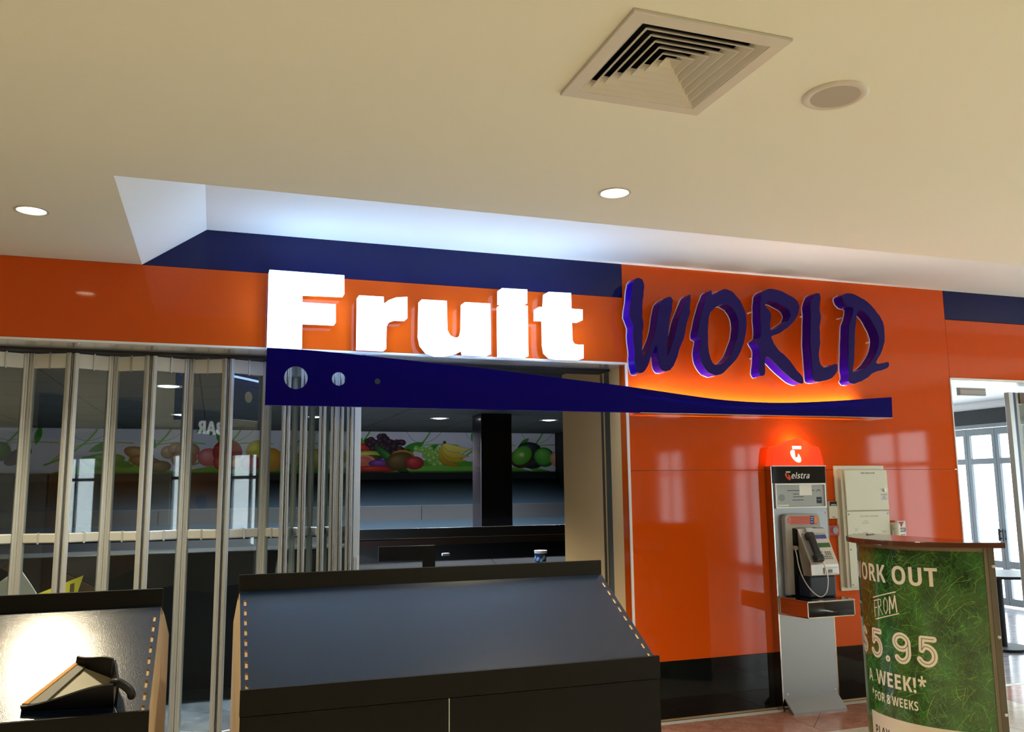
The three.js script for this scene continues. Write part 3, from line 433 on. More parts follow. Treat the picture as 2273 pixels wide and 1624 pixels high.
    const banana = (tx, ty, ox, oy, ix, iy, hi, lo) => { const g = c.createLinearGradient(0, Yp(2.36), 0, Yp(1.98)); g.addColorStop(0, hi); g.addColorStop(1, lo); c.fillStyle = g; c.strokeStyle = 'rgba(120,88,16,0.55)'; c.lineWidth = 1.2; c.beginPath(); c.moveTo(X(3.64), Yp(2.37)); c.quadraticCurveTo(X(ox), Yp(oy), X(tx), Yp(ty)); c.quadraticCurveTo(X(ix), Yp(iy), X(3.70), Yp(2.36)); c.fill(); c.stroke(); };
    banana(3.98, 1.97, 3.38, 1.93, 3.66, 2.05, '#f0cf4e', '#b98614'); banana(4.06, 2.06, 3.52, 1.96, 3.74, 2.14, '#f6d856', '#c8961a'); banana(4.10, 2.14, 3.60, 2.02, 3.76, 2.24, '#f9e06a', '#d2a420'); banana(4.13, 2.26, 3.68, 2.12, 3.80, 2.34, '#fbe67c', '#dcb02c');
    c.fillStyle = '#5a4a1c'; c.fillRect(X(3.645), Yp(2.40), 11, 11);
    orb(4.55, 2.12, 0.32, 0.17, '#e8525a', '#7b1220'); orb(4.98, 2.10, 0.14, 0.15, '#ef4a58', '#9c1028');
    orb(5.2, 2.27, 0.22, 0.12, '#5a5a66', '#15151c'); orb(5.25, 2.02, 0.2, 0.09, '#4c4858', '#17141d'); orb(5.08, 2.12, 0.22, 0.17, '#7a5c30', '#3d2a14', -0.6); orb(5.06, 2.16, 0.2, 0.15, '#8cc94c', '#4e9a2a', -0.6); orb(5.06, 2.17, 0.05, 0.04, '#e9f0c0', '#a9d36c');
    orb(5.48, 2.13, 0.2, 0.17, '#5aa83c', '#256a20', 0.3); orb(5.46, 2.14, 0.16, 0.14, '#86cc58', '#4ea038', 0.3); orb(5.75, 2.1, 0.16, 0.15, '#f6c9a4', '#e0946a');
  });
  const g = box(X0, X1, Y0, Y1, -8.69, -8.665), p = g.attributes.position, uv = g.attributes.uv;
  for (let i = 0; i < p.count; i++) uv.setXY(i, (p.getX(i) - X0) / (X1 - X0), (p.getY(i) - Y0) / (Y1 - Y0));
  single('fruit_frieze', g, std([1, 1, 1], 0.35, 0, { map: tex }), 'long printed frieze of fruit and vegetables on the back wall of the shop', 'mural', [1.2, Y0, -8.68]);
}
{ // shelving along the back wall
  const t = thing('wall_shelving', 'dark stepped produce shelving under the fruit frieze along the shop back wall', 'shelving', [1.2, 0, -8.4]);
  const x0 = -5.9, x1 = 5.68;
  part(t, 'top_rail', box(x0, x1, 1.756, 1.866, -8.69, -8.62), M.shopBlack);
  part(t, 'upper_deck', profileX([[-8.69, 1.755], [-8.64, 1.755], [-7.97, 1.345], [-7.97, 1.325], [-8.69, 1.70]], x0, x1), M.shopBlue);
  part(t, 'lower_deck', profileX([[-8.69, 1.30], [-7.93, 1.115], [-7.50, 0.96], [-7.50, 0.94], [-8.69, 1.2]], x0, x1), M.shopBlue);
  for (let k = 0; k < 9; k++) part(t, 'fascia_panel', box(x0 + k * 1.287 + 0.004, x0 + (k + 1) * 1.287 - 0.004, 1.118, 1.336, -7.968, -7.955), M.shopBlack);
  part(t, 'base', box(x0, x1, 0, 0.93, -8.69, -7.52), M.shopBlack);
}
{
  const t = thing('column', 'square glossy black column in the middle of the shop', 'column', [3.38, 0, -5.2]);
  part(t, 'shaft', box(3.20, 3.603, 0.0, 2.549, -5.40, -5.0), std([0.006, 0.005, 0.006], 0.12));
  each(t, 'corner_trim', [box(3.603, 3.608, 0.0, 2.549, -5.01, -4.995), box(3.195, 3.20, 0.0, 2.549, -5.01, -4.995)], M.shopBlack);
}
{
  const t = thing('display_island', 'long low black produce island inside the shop behind the counter', 'display stand', [3.2, 0, -3.2]);
  const x0 = 1.25, x1 = 5.55;
  part(t, 'back_board', box(x0, x1, 1.09, 1.188, -3.53, -3.51), M.shopBlack);
  part(t, 'metal_edge', box(x0, x1, 1.085, 1.090, -3.512, -3.490), M.steelDark);
  part(t, 'kick_band', box(x0, x1, 1.006, 1.084, -3.52, -3.495), M.redDark, 'dark red band');
  for (let k = 0; k < 3; k++) part(t, 'deck', profileX([[-3.5, 1.012], [-2.62, 0.80], [-2.62, 0.78], [-3.5, 0.99]], x0 + k * 1.433 + 0.003, x0 + (k + 1) * 1.433 - 0.003), M.islandDeck);
  part(t, 'base', box(x0, x1, 0, 0.78, -3.5, -2.64), M.shopBlack);
}
{
  const t = thing('shop_counter', 'long black counter front behind the folding shutter', 'counter', [-0.5, 0, -2.5]);
  part(t, 'front_panel', box(-5.5, 1.2, 0.0, 1.092, -2.30, -2.272), M.shopBlack);
  part(t, 'top_edge', box(-5.5, 1.2, 1.092, 1.098, -2.30, -2.268), M.steelDark);
  part(t, 'counter_top', box(-5.5, 1.2, 1.06, 1.091, -2.9, -2.302), M.islandDeck);
}
single('notched_panel', merge([metric(extrude(shapeOf([[1.443, 0.945], [1.443, 1.076], [1.977, 1.076], [1.977, 0.78], [1.856, 0.78], [1.856, 0.945]]), -2.515, -2.50, 0.002)), box(1.86, 1.975, 0.0, 0.78, -2.515, -2.50)]), M.shopBlack, 'black notched board standing inside the shop behind the wide display unit', 'board', [1.7, 0, -2.51]);
{
  const t = thing('cup', 'white and blue paper cup on the produce island', 'cup', [3.148, 0.858, -2.8]);
  const print = canvasTex(256, 96, (c) => { c.fillStyle = '#e8eef4'; c.fillRect(0, 0, 256, 96); c.fillStyle = '#16357c'; c.fillRect(0, 30, 256, 66); c.fillStyle = '#8fc3e8'; for (let k = 0; k < 9; k++) { c.beginPath(); c.ellipse(k * 30 + 8, 60 + (k % 3) * 10, 12, 20, 0.5, 0, 7); c.fill(); } c.fillStyle = '#0d1d44'; c.fillRect(0, 22, 256, 9); });
  part(t, 'cup_body', new THREE.CylinderGeometry(0.066, 0.056, 0.107, 28, 1, true).translate(3.148, 0.9135, -2.8), std([1, 1, 1], 0.4, 0, { map: print, side: THREE.DoubleSide }));
  part(t, 'lid', disc(3.148, 0.966, -2.8, 0.067, 0.008), M.whiteTrim);
  part(t, 'base', disc(3.148, 0.863, -2.8, 0.055, 0.006), M.whiteTrim);
}
single('wrapper', rbox(2.16, 2.24, 0.935, 0.965, -2.99, -2.95, 0.01), std([0.35, 0.38, 0.48], 0.4), 'small crumpled pale wrapper on the produce island deck', 'wrapper', [2.2, 0.935, -2.97]);
{ // yellow caution board and pale board leaning inside
  const tex = canvasTex(256, 128, (c) => { c.fillStyle = '#e3d62a'; c.fillRect(0, 0, 256, 128); c.fillStyle = '#4d4a10'; c.fillRect(26, 40, 120, 9); c.fillRect(26, 62, 120, 9); c.fillRect(170, 24, 16, 80); c.fillRect(206, 24, 16, 80); });
  const g = extrude(shapeOf([[-1.13, 0.925], [-0.795, 1.060], [-0.865, 0.80], [-1.20, 0.68]]), -0.91, -0.90), p = g.attributes.position, uv = g.attributes.uv;
  for (let i = 0; i < p.count; i++) uv.setXY(i, (p.getX(i) + 1.2) / 0.41, (p.getY(i) - 0.68 - 0.35 * (p.getX(i) + 1.2)) / 0.26);
  const t = thing('caution_board', 'bright yellow caution board tilted behind the shutter above the left display unit', 'sign', [-1.0, 0, -0.9]);
  part(t, 'board', g, std([1, 1, 1], 0.5, 0, { map: tex }));
  part(t, 'stand', tube([[-1.0, 0.006, -0.97], [-1.0, 0.85, -0.918]], 0.008, 4), M.dark);
  part(t, 'foot', box(-1.12, -0.88, 0, 0.012, -1.05, -0.88), M.dark);
  single('leaning_board', metric(extrude(shapeOf([[-1.33, 0.0], [-1.33, 0.98], [-1.115, 1.145], [-1.045, 1.04], [-0.93, 0.85], [-0.93, 0.0]]), -0.62, -0.60, 0.002)), M.creamSide, 'pale angled board standing behind the shutter at the left', 'board', [-1.1, 0, -0.61]);
}

// ================================================================ PAYPHONE
{
  const t = thing('payphone', 'stainless steel payphone pedestal with a glowing red crown against the orange wall', 'payphone', [4.12, 0, 0.04]);
  part(t, 'side_panel', box(3.876, 3.886, 0.0, 1.735, 0.003, 0.080), M.steelSide);
  part(t, 'side_panel', box(4.356, 4.366, 0.0, 1.735, 0.003, 0.080), M.steelSide);
  part(t, 'front_plate', merge([box(3.8865, 4.3555, 0.092, 1.612, 0.066, 0.080), profileX([[0.066, 0.092], [0.080, 0.092], [0.172, 0.012], [0.172, 0.0], [0.158, 0.0]], 3.895, 4.352)]), M.steel);
  each(t, 'screw', [[3.92, 0.12], [4.33, 0.12], [4.345, 1.39]].map(([x, y]) => new THREE.SphereGeometry(0.008, 10, 6).scale(1, 1, 0.5).translate(x, y, 0.081)), M.alu);
  // crown: a red translucent shell lit by a bulb
  const cr = [[3.888, 1.742], [3.908, 1.863], [3.917, 1.88], [3.938, 1.886], [3.977, 1.887], [4.01, 1.912], [4.051, 1.931], [4.101, 1.942], [4.15, 1.941], [4.194, 1.928], [4.229, 1.906], [4.255, 1.887], [4.286, 1.885], [4.309, 1.876], [4.32, 1.85], [4.343, 1.742]];
  const red = new THREE.MeshPhysicalMaterial({ color: new THREE.Color(1.0, 0.085, 0.010), roughness: 0.9, transmission: 0.55, thickness: 0, emissive: new THREE.Color(1, 0.045, 0.008), emissiveIntensity: 0.8, side: THREE.DoubleSide });
  const inner = cr.map(([x, y]) => [4.1165 + (x - 4.1165) * 0.97, 1.75 + (y - 1.75) * 0.97]);
  part(t, 'crown_light', merge([extrude(shapeOf(cr), 0.088, 0.091), extrude(shapeOf(cr, [inner.slice().reverse()]), 0.004, 0.088)]), red, 'glowing red crown');
  part(t, 'lamp_bulb', new THREE.SphereGeometry(0.018, 14, 10).translate(4.118, 1.885, 0.05), glow(new THREE.Color(1, 0.75, 0.4), 14));
  const l = new THREE.PointLight(new THREE.Color(1, 0.75, 0.4), 0.16, 0, 2); l.name = 'crown_lamp'; l.intensity = 0.16; l.position.set(4.118 - 4.12, 1.885, 0.01); t.add(l);
  part(t, 'base_tray', box(3.878, 4.364, 1.7355, 1.742, 0.003, 0.092), M.alu);
  const white = glow(new THREE.Color(1, 0.95, 0.9), 1.1);
  const el = []; for (let k = 0; k < 40; k++) { const a = k / 40 * Math.PI * 2, u = Math.cos(a) * 0.058, v = Math.sin(a) * 0.031, r = -0.80; el.push([4.095 + u * Math.cos(r) - v * Math.sin(r), 1.817 + u * Math.sin(r) + v * Math.cos(r)]); }
  part(t, 'emblem_bar', rboxZ(4.067, 4.148, 1.864, 1.888, 0.0915, 0.0935), white);
  part(t, 'emblem_oval', extrude(shapeOf(el.map(([x, y]) => [x, y - 0.006])), 0.0915, 0.0930), white, 'white slanted oval');
  part(t, 'emblem_stem', extrude(shapeOf([[4.086, 1.862], [4.090, 1.803], [4.107, 1.803], [4.117, 1.830], [4.122, 1.862]]), 0.0931, 0.0940), new THREE.MeshPhysicalMaterial({ color: new THREE.Color(1.0, 0.085, 0.010), roughness: 0.9, emissive: new THREE.Color(1, 0.06, 0.008), emissiveIntensity: 0.9 }), 'red notch in the oval');
  const band = canvasTex(512, 132, (c, w, h) => {
    c.fillStyle = '#0c1016'; c.fillRect(0, 0, w, h); c.font = 'bold italic 66px sans-serif'; c.fillStyle = '#d9dadb'; c.fillText('elstra', 172, 96);
    c.fillRect(128, 38, 44, 11); c.save(); c.translate(146, 80); c.rotate(0.8); c.fillStyle = '#d2553a'; c.beginPath(); c.ellipse(0, 0, 36, 18, 0, 0, 7); c.fill(); c.restore(); c.fillStyle = '#0c1016'; c.fillRect(138, 54, 10, 30);
  });
  part(t, 'name_band', printed(box(3.887, 4.355, 1.613, 1.7345, 0.066, 0.086), band, [3.887, 4.355, 1.613, 1.7345]), std([1, 1, 1], 0.06, 0, { map: band }));
  const note = canvasTex(512, 208, (c, w, h) => {
    c.fillStyle = '#aebac0'; c.fillRect(0, 0, w, h); c.fillStyle = '#3b4a58'; for (const [x, y, l] of [[120, 52, 140], [330, 52, 80], [180, 84, 60], [180, 110, 110], [170, 140, 120]]) c.fillRect(x, y, l, 6); c.fillRect(425, 118, 56, 60); c.fillStyle = '#8c98a2'; c.fillRect(437, 140, 32, 8);
    c.strokeStyle = '#3b4a58'; c.lineWidth = 7; c.beginPath(); c.arc(452, 66, 17, 3.2, 6.2); c.stroke(); c.fillStyle = '#eef4f3'; c.fillRect(250, 0, 130, 100); c.fillStyle = '#8a97a0'; c.beginPath(); c.arc(60, 120, 34, 0, 7); c.fill(); c.fillStyle = '#eef4f3'; c.fillRect(20, 186, 110, 14);
  });
  part(t, 'notice', printed(box(3.906, 4.338, 1.438, 1.600, 0.0805, 0.084), note, [3.906, 4.338, 1.438, 1.600]), std([1, 1, 1], 0.08, 0, { map: note }));
  part(t, 'notice_frame', extrude(shapeOf([[3.897, 1.428], [4.347, 1.428], [4.347, 1.611], [3.897, 1.611]], [[[3.908, 1.440], [3.908, 1.599], [4.336, 1.599], [4.336, 1.440]]]), 0.0805, 0.094, 0.002), M.silver);
  // grey arch behind the telephone
  const arch = new THREE.Shape(); arch.moveTo(3.942, 0.812); arch.lineTo(3.942, 1.345); arch.quadraticCurveTo(3.942, 1.388, 3.985, 1.388); arch.lineTo(4.215, 1.385); arch.quadraticCurveTo(4.255, 1.385, 4.255, 1.345); arch.lineTo(4.255, 1.0); arch.lineTo(4.215, 1.0); arch.lineTo(4.215, 1.285); arch.lineTo(4.005, 1.285); arch.lineTo(4.0, 0.812);
  part(t, 'arch_bracket', extrude(arch, 0.081, 0.125, 0.005), M.greyPlastic);
  const lab = canvasTex(512, 128, (c, w, h) => { c.fillStyle = '#c95a36'; c.fillRect(0, 0, w, h); c.fillStyle = '#23286c'; c.fillRect(372, 0, 66, h); c.fillStyle = '#d38a3c'; c.beginPath(); c.roundRect(446, 16, 56, 90, 14); c.fill(); c.fillStyle = '#8a3a26'; for (const y of [26, 56, 88]) c.fillRect(60, y, 290, 7); c.fillStyle = '#e9d5cc'; for (let k = 0; k < 5; k++) c.fillRect(12 + (k % 2) * 14, 14 + k * 22, 12, 10); c.fillStyle = '#c9cbe0'; for (const y of [24, 54, 90]) c.fillRect(384, y, 40, 8); });
  const lsh = new THREE.Shape(); lsh.moveTo(3.995, 1.312); lsh.lineTo(4.21, 1.310); lsh.quadraticCurveTo(4.236, 1.312, 4.236, 1.340); lsh.quadraticCurveTo(4.236, 1.372, 4.21, 1.372); lsh.lineTo(3.995, 1.374); lsh.quadraticCurveTo(3.968, 1.372, 3.968, 1.343); lsh.quadraticCurveTo(3.968, 1.314, 3.995, 1.312);
  part(t, 'instruction_label', printed(extrude(lsh, 0.1255, 0.1265), lab, [3.968, 4.236, 1.310, 1.374]), std([1, 1, 1], 0.3, 0, { map: lab }));
  // telephone body
  part(t, 'back_housing', box(4.004, 4.25, 0.80, 1.29, 0.081, 0.118), M.blackPlastic);
  const bodyOutline = [[0.10, 1.288], [0.150, 1.280], [0.278, 1.034], [0.280, 0.962], [0.272, 0.955], [0.19, 0.955]];
  const body = holder(t, 'telephone_body');
  part(body, 'shell', profileX(bodyOutline, 4.030, 4.268), M.silver);
  part(body, 'shell_side', profileX(bodyOutline.map(([z, y]) => [0.2 + (z - 0.2) * 0.98, 1.1 + (y - 1.1) * 0.98]), 4.0275, 4.0305), M.steelSide);
  const sl = Math.hypot(0.128, 0.246), ca = Math.atan2(0.128, 0.246);                    // the slanted face: f across, d down, h off it
  const onFace = (g) => g.rotateX(-ca).translate(4.030, 1.280, 0.150);
  const fb = (f0, f1, d0, d1, h0, h1, r = 0.002) => rbox(f0 * 0.238, f1 * 0.238, -d1 * sl, -d0 * sl, h0, h1, r);
  part(body, 'card_slot', onFace(fb(0.25, 0.97, 0.01, 0.14, 0.0, 0.012, 0.004)), M.alu);
  part(body, 'card_slot_hood', onFace(fb(0.22, 0.48, 0.0, 0.12, 0.012, 0.024, 0.004)), M.alu);
  part(body, 'blue_label', onFace(fb(0.5, 0.93, 0.18, 0.29, 0.0002, 0.003, 0.001)), std([0.05, 0.07, 0.30], 0.3));
  part(body, 'display_screen', onFace(fb(0.53, 0.955, 0.41, 0.535, 0.0002, 0.003, 0.001)), std([0.035, 0.13, 0.035], 0.2));
  const keys = []; for (let r = 0; r < 4; r++) for (let k = 0; k < 5; k++) if (!(r < 2 && k === 1)) keys.push(fb(0.51 + k * 0.078 + r * 0.004, 0.51 + k * 0.078 + 0.045 + r * 0.004, 0.65 + r * 0.06, 0.65 + r * 0.06 + 0.034, 0.0002, 0.005, 0.001));
  for (const k of keys) part(body, 'key', onFace(k), M.steelDark);
  part(body, 'handset_cradle', onFace(fb(0.07, 0.46, 0.13, 0.95, 0.0002, 0.005, 0.002)), M.greyPlastic);
  part(body, 'coin_return', rbox(4.135, 4.255, 0.966, 1.012, 0.2795, 0.290, 0.005), M.alu);
  part(body, 'coin_flap', rbox(4.165, 4.20, 0.976, 0.998, 0.290, 0.294, 0.003), M.steelDark);
  part(t, 'handset', onFace(merge([fb(0.10, 0.40, 0.16, 0.36, 0.006, 0.050, 0.016), fb(0.13, 0.37, 0.28, 0.84, 0.022, 0.052, 0.014), fb(0.08, 0.42, 0.76, 0.97, 0.006, 0.054, 0.018)])), M.blackPlastic);
  part(t, 'cord', merge([tube([[4.012, 1.13, 0.135], [4.013, 1.10, 0.145], [4.014, 1.02, 0.16], [4.02, 0.93, 0.20], [4.04, 0.845, 0.27], [4.075, 0.815, 0.305], [4.105, 0.84, 0.325], [4.125, 0.92, 0.33], [4.12, 1.0, 0.325], [4.11, 1.055, 0.31]], 0.0042, 70, 8)]), M.cablemat, 'armoured steel cord');
  part(t, 'cord_socket', disc(0, 0, 0, 0.016, 0.03, 16).rotateX(Math.PI / 2).translate(4.010, 1.145, 0.135), M.greyPlastic);
  part(t, 'lower_box', merge([rbox(4.032, 4.258, 0.805, 0.952, 0.122, 0.252, 0.012)]), M.navyBox, 'dark navy lower box');
  part(t, 'shelf', merge([rbox(3.888, 4.288, 0.791, 0.803, 0.081, 0.402, 0.004), box(3.888, 3.895, 0.688, 0.791, 0.081, 0.396), box(4.281, 4.288, 0.688, 0.791, 0.081, 0.396), profileX([[0.081, 0.676], [0.396, 0.688], [0.396, 0.694], [0.081, 0.682]], 3.888, 4.288)]), M.steelSide);
}
function rboxZ(x0, x1, y0, y1, z0, z1) { const s = new THREE.Shape(); const r = 0.006; s.moveTo(x0 + r, y0); s.lineTo(x1 - r, y0); s.quadraticCurveTo(x1, y0, x1, y0 + r); s.lineTo(x1, y1 - r); s.quadraticCurveTo(x1, y1, x1 - r, y1); s.lineTo(x0 + r, y1); s.quadraticCurveTo(x0, y1, x0, y1 - r); s.lineTo(x0, y0 + r); s.quadraticCurveTo(x0, y0, x0 + r, y0); return extrude(s, z0, z1); }
function printed(g, tex, [x0, x1, y0, y1]) { const n = g.index ? g.toNonIndexed() : g, p = n.attributes.position, uv = n.attributes.uv; for (let i = 0; i < p.count; i++) uv.setXY(i, (p.getX(i) - x0) / (x1 - x0), (p.getY(i) - y0) / (y1 - y0)); return n; }

// ================================================================ WALL BOXES
{
  const t = thing('fire_cabinet', 'tall cream metal cabinet with an upper door on the orange wall', 'cabinet', [4.73, 0.805, 0]);
  part(t, 'back_frame', rbox(4.499, 4.972, 0.803, 1.742, 0.001, 0.016, 0.004), M.creamBox);
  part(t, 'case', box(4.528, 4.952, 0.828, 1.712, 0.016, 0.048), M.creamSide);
  const up = canvasTex(512, 384, (c, w, h) => { c.fillStyle = '#d8dccb'; c.fillRect(0, 0, w, h); c.fillStyle = '#3a3a36'; c.font = 'bold 22px sans-serif'; c.fillText('FIRE INDICATOR', 190, 38); c.fillStyle = '#cfd0d2'; c.fillRect(412, 228, 92, 64); c.fillStyle = '#77777c'; c.fillRect(420, 236, 76, 6); c.fillRect(446, 252, 22, 5); c.fillRect(436, 264, 44, 5); c.fillRect(430, 278, 56, 5); });
  part(t, 'door', printed(rbox(4.556, 4.958, 1.402, 1.708, 0.0485, 0.062, 0.003), up, [4.556, 4.958, 1.402, 1.708]), std([1, 1, 1], 0.35, 0, { map: up }));
  part(t, 'door_lock', disc(0, 0, 0, 0.012, 0.02, 18).rotateX(Math.PI / 2).translate(4.92, 1.553, 0.068), M.alu, 'round chrome lock');
  const lo = canvasTex(512, 704, (c, w, h) => { c.fillStyle = '#d8dccb'; c.fillRect(0, 0, w, h); c.fillStyle = '#8d8c84'; c.font = '24px sans-serif'; c.fillText('LOCATION DIAGRAM', 150, 56); c.fillStyle = '#a5a498'; for (const [x, y, l] of [[190, 92, 60], [168, 110, 90], [80, 165, 40], [80, 180, 30], [180, 196, 60], [400, 190, 66], [416, 204, 40], [60, 204, 20], [120, 205, 14]]) c.fillRect(x, y, l, 5); });
  part(t, 'lower_panel', printed(rbox(4.556, 4.958, 0.832, 1.394, 0.0485, 0.058, 0.003), lo, [4.556, 4.958, 0.832, 1.394]), std([1, 1, 1], 0.35, 0, { map: lo }));
  each(t, 'screw', [[4.572, 1.372], [4.942, 1.372], [4.572, 1.11], [4.572, 0.85], [4.942, 0.85]].map(([x, y]) => new THREE.SphereGeometry(0.006, 8, 6).scale(1, 1, 0.5).translate(x, y, 0.0585)), M.steelDark);
}
{
  const t = thing('card_reader', 'small cream alarm keypad box beside the cream cabinet', 'alarm keypad', [4.455, 1.343, 0]);
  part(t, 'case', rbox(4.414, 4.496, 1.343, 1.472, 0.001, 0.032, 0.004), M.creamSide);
  part(t, 'display_screen', rbox(4.424, 4.488, 1.438, 1.470, 0.032, 0.035, 0.001), std([0.01, 0.012, 0.012], 0.08));
  part(t, 'display_face', box(4.434, 4.480, 1.442, 1.452, 0.035, 0.036), std([0.30, 0.34, 0.32], 0.2));
  part(t, 'badge', box(4.440, 4.468, 1.352, 1.357, 0.032, 0.033), M.ink);
}
{
  const t = thing('fire_call_point', 'red square fire alarm call point with grey round face below the keypad', 'fire alarm', [4.438, 1.217, 0]);
  part(t, 'case', rbox(4.388, 4.486, 1.216, 1.296, 0.001, 0.045, 0.004), M.redPlastic);
  part(t, 'face', disc(0, 0, 0, 0.025, 0.006, 24).rotateX(Math.PI / 2).translate(4.448, 1.256, 0.047), std([0.28, 0.27, 0.28], 0.3));
}
{
  const t = thing('taxi_phone', 'cream wall telephone with a taxi card behind the grass-print counter', 'telephone', [5.02, 1.06, 0]);
  part(t, 'base', rbox(4.980, 5.112, 1.06, 1.300, 0.001, 0.050, 0.010), M.creamBox);
  const card = canvasTex(128, 256, (c, w, h) => { c.fillStyle = '#e6e3dd'; c.fillRect(0, 0, w, h); c.fillStyle = '#8c2420'; c.beginPath(); c.moveTo(14, 8); c.lineTo(104, 8); c.lineTo(60, 78); c.fill(); c.fillStyle = '#3a3f48'; c.fillRect(6, 82, 116, 50); c.fillStyle = '#dfe2e6'; c.font = 'bold 42px sans-serif'; c.fillText('TAXI', 16, 122); c.fillStyle = '#23242a'; c.font = 'bold 40px sans-serif'; c.fillText('FIRST', 8, 186); c.fillRect(10, 204, 106, 20); });
  part(t, 'taxi_card', printed(box(5.030, 5.110, 1.150, 1.312, 0.050, 0.056), card, [5.030, 5.110, 1.150, 1.312]), std([1, 1, 1], 0.4, 0, { map: card }));
    part(t, 'handset', merge([rbox(4.978, 5.026, 1.245, 1.306, 0.052, 0.10, 0.02), rbox(4.98, 5.024, 1.10, 1.27, 0.064, 0.10, 0.018), rbox(4.978, 5.026, 1.07, 1.135, 0.052, 0.10, 0.02)]), M.creamBox);
}

// ================================================================ GRASS-PRINT COUNTER
{
  const cx = 4.07, cz = 1.472, R = 0.5, H = 1.258, D = Math.PI / 180, t0 = -165, t1 = -26.6;
  const t = thing('promo_counter', 'curved promotion counter wrapped in a grass print with a workout price offer', 'counter', [cx, 0, cz]);
  const W = 1600, Hc = 1600, tex = canvasTex(W, Hc, (c) => {
    const X = (deg) => (deg - t0) / (t1 - t0) * W, Yp = (y) => (1.240 - y) / 1.240 * Hc;
    c.fillStyle = '#3a6632'; c.fillRect(0, 0, W, Hc);
    for (let k = 0; k < 300; k++) { const x = rnd() * W, y = rnd() * Hc, r = 40 + rnd() * 130, g = c.createRadialGradient(x, y, 0, x, y, r), d = rnd(); g.addColorStop(0, d < 0.5 ? 'rgba(18,34,16,0.6)' : 'rgba(74,104,40,0.45)'); g.addColorStop(1, 'rgba(40,60,30,0)'); c.fillStyle = g; c.fillRect(x - r, y - r, 2 * r, 2 * r); }
    c.lineCap = 'round';
    for (let k = 0; k < 9000; k++) {
      const x = rnd() * W, y = rnd() * Hc, a = -Math.PI / 2 + (rnd() - 0.5) * 2.9, l = 24 + rnd() * 70, b = (rnd() - 0.5) * 50, s = rnd() * (k / 9000), g = 80 + s * 145 + rnd() * 36;
      c.strokeStyle = `rgba(${Math.round(g * 0.58)},${Math.round(g * 1.04)},${Math.round(g * 0.40)},${0.30 + 0.45 * rnd()})`; c.lineWidth = 0.9 + rnd() * 2.2;
      c.beginPath(); c.moveTo(x, y); c.quadraticCurveTo(x + Math.cos(a) * l * 0.5 + b, y + Math.sin(a) * l * 0.5, x + Math.cos(a) * l + b, y + Math.sin(a) * l); c.stroke();
    }
    for (let k = 0; k < 110; k++) { const x = rnd() * W, y = rnd() * Hc, a = -0.6 + (rnd() - 0.5) * 1.6, l = 70 + rnd() * 90; c.strokeStyle = `rgba(${135 + rnd() * 25},${165 + rnd() * 20},72,0.65)`; c.lineWidth = 2 + rnd() * 2.5; c.beginPath(); c.moveTo(x, y); c.quadraticCurveTo(x + Math.cos(a) * l * 0.5, y + Math.sin(a) * l * 0.5 - 22, x + Math.cos(a) * l, y + Math.sin(a) * l); c.stroke(); }
    const ink = '#e2d5bf';
    c.fillStyle = ink;
    const word = (s, a0, a1, yTop, yBot, font) => { c.save(); c.font = font + ' 200px sans-serif'; const m = c.measureText(s), w = X(a1) - X(a0), h = Yp(yBot) - Yp(yTop), cap = 143; c.translate(X(a0), Yp(yBot)); c.scale(w / m.width, h / cap); c.fillText(s, 0, 0); c.restore(); };
    word('W', -126.5, -115.2, 1.150, 1.052, 'bold'); word('ORK', -114.2, -86.4, 1.150, 1.052, 'bold'); word('OUT', -82.2, -52.6, 1.150, 1.052, 'bold');
    word('WEEK!', -102.0, -69.6, 0.566, 0.488, 'bold'); word('A', -112.6, -106.5, 0.556, 0.490, 'bold'); word('*', -69.2, -63.6, 0.575, 0.488, 'bold'); word('FOR 8 WEEKS', -105.6, -69.6, 0.443, 0.395, 'bold'); word('*', -109, -106, 0.452, 0.400, 'bold');
    const P = (deg, y) => [X(deg), Yp(y)], line = (pts, w, col = ink) => { c.strokeStyle = col; c.lineWidth = w; c.lineJoin = 'round'; c.beginPath(); pts.forEach(([a, y], i) => (i ? c.lineTo(...P(a, y)) : c.moveTo(...P(a, y)))); c.stroke(); };
    line([[-99.5, 0.960], [-79.7, 1.008]], 8); line([[-98.3, 0.841], [-78.3, 0.893]], 8);
    // FROM, hand lettered and rising
    const fr = (a, y, pts, w = 7) => line(pts.map(([u, v]) => [a + u * 4.2, y + v * 0.088 + u * 0.0095]), w);
    fr(-98.6, 0.855, [[0, 0], [0, 1], [0.75, 1]]); fr(-98.6, 0.855, [[0, 0.55], [0.6, 0.55]]);
    fr(-94.6, 0.866, [[0, 0], [0, 1], [0.6, 0.95], [0.6, 0.6], [0, 0.5]]); fr(-94.6, 0.866, [[0.2, 0.5], [0.85, 0]]);
    fr(-89.8, 0.878, [[0.4, 0], [0.05, 0.25], [0.05, 0.75], [0.4, 1], [0.8, 0.75], [0.8, 0.25], [0.4, 0]]);
    fr(-85.0, 0.888, [[0, 0], [0.15, 1], [0.62, 0.25], [1.1, 1], [1.3, 0]], 11);
    // price in inline digits: a thick stroke with a thin dark line inside
    const inl = (pts) => { line(pts, 40); }, core = (pts) => line(pts, 4, '#33402a');
    const arc = (a, y, ra, ry, f, t2) => Array.from({ length: 25 }, (_, k) => { const q = (f + (t2 - f) * k / 24) * Math.PI / 180; return [a + Math.cos(q) * ra, y + Math.sin(q) * ry]; });
    const five = (a) => [[a + 4.2, 0.776], [a - 2.8, 0.776], [a - 3.2, 0.716], ...arc(a - 0.6, 0.690, 4.8, 0.046, 105, -150)];
    const nine = (a) => [...arc(a, 0.742, 4.6, 0.036, 0, 360), ...arc(a, 0.690, 4.6, 0.048, 0, -140)];
    const dollar = (a) => [...arc(a, 0.738, 3.6, 0.030, 30, 270), ...arc(a, 0.680, 3.6, 0.029, 90, -150)];
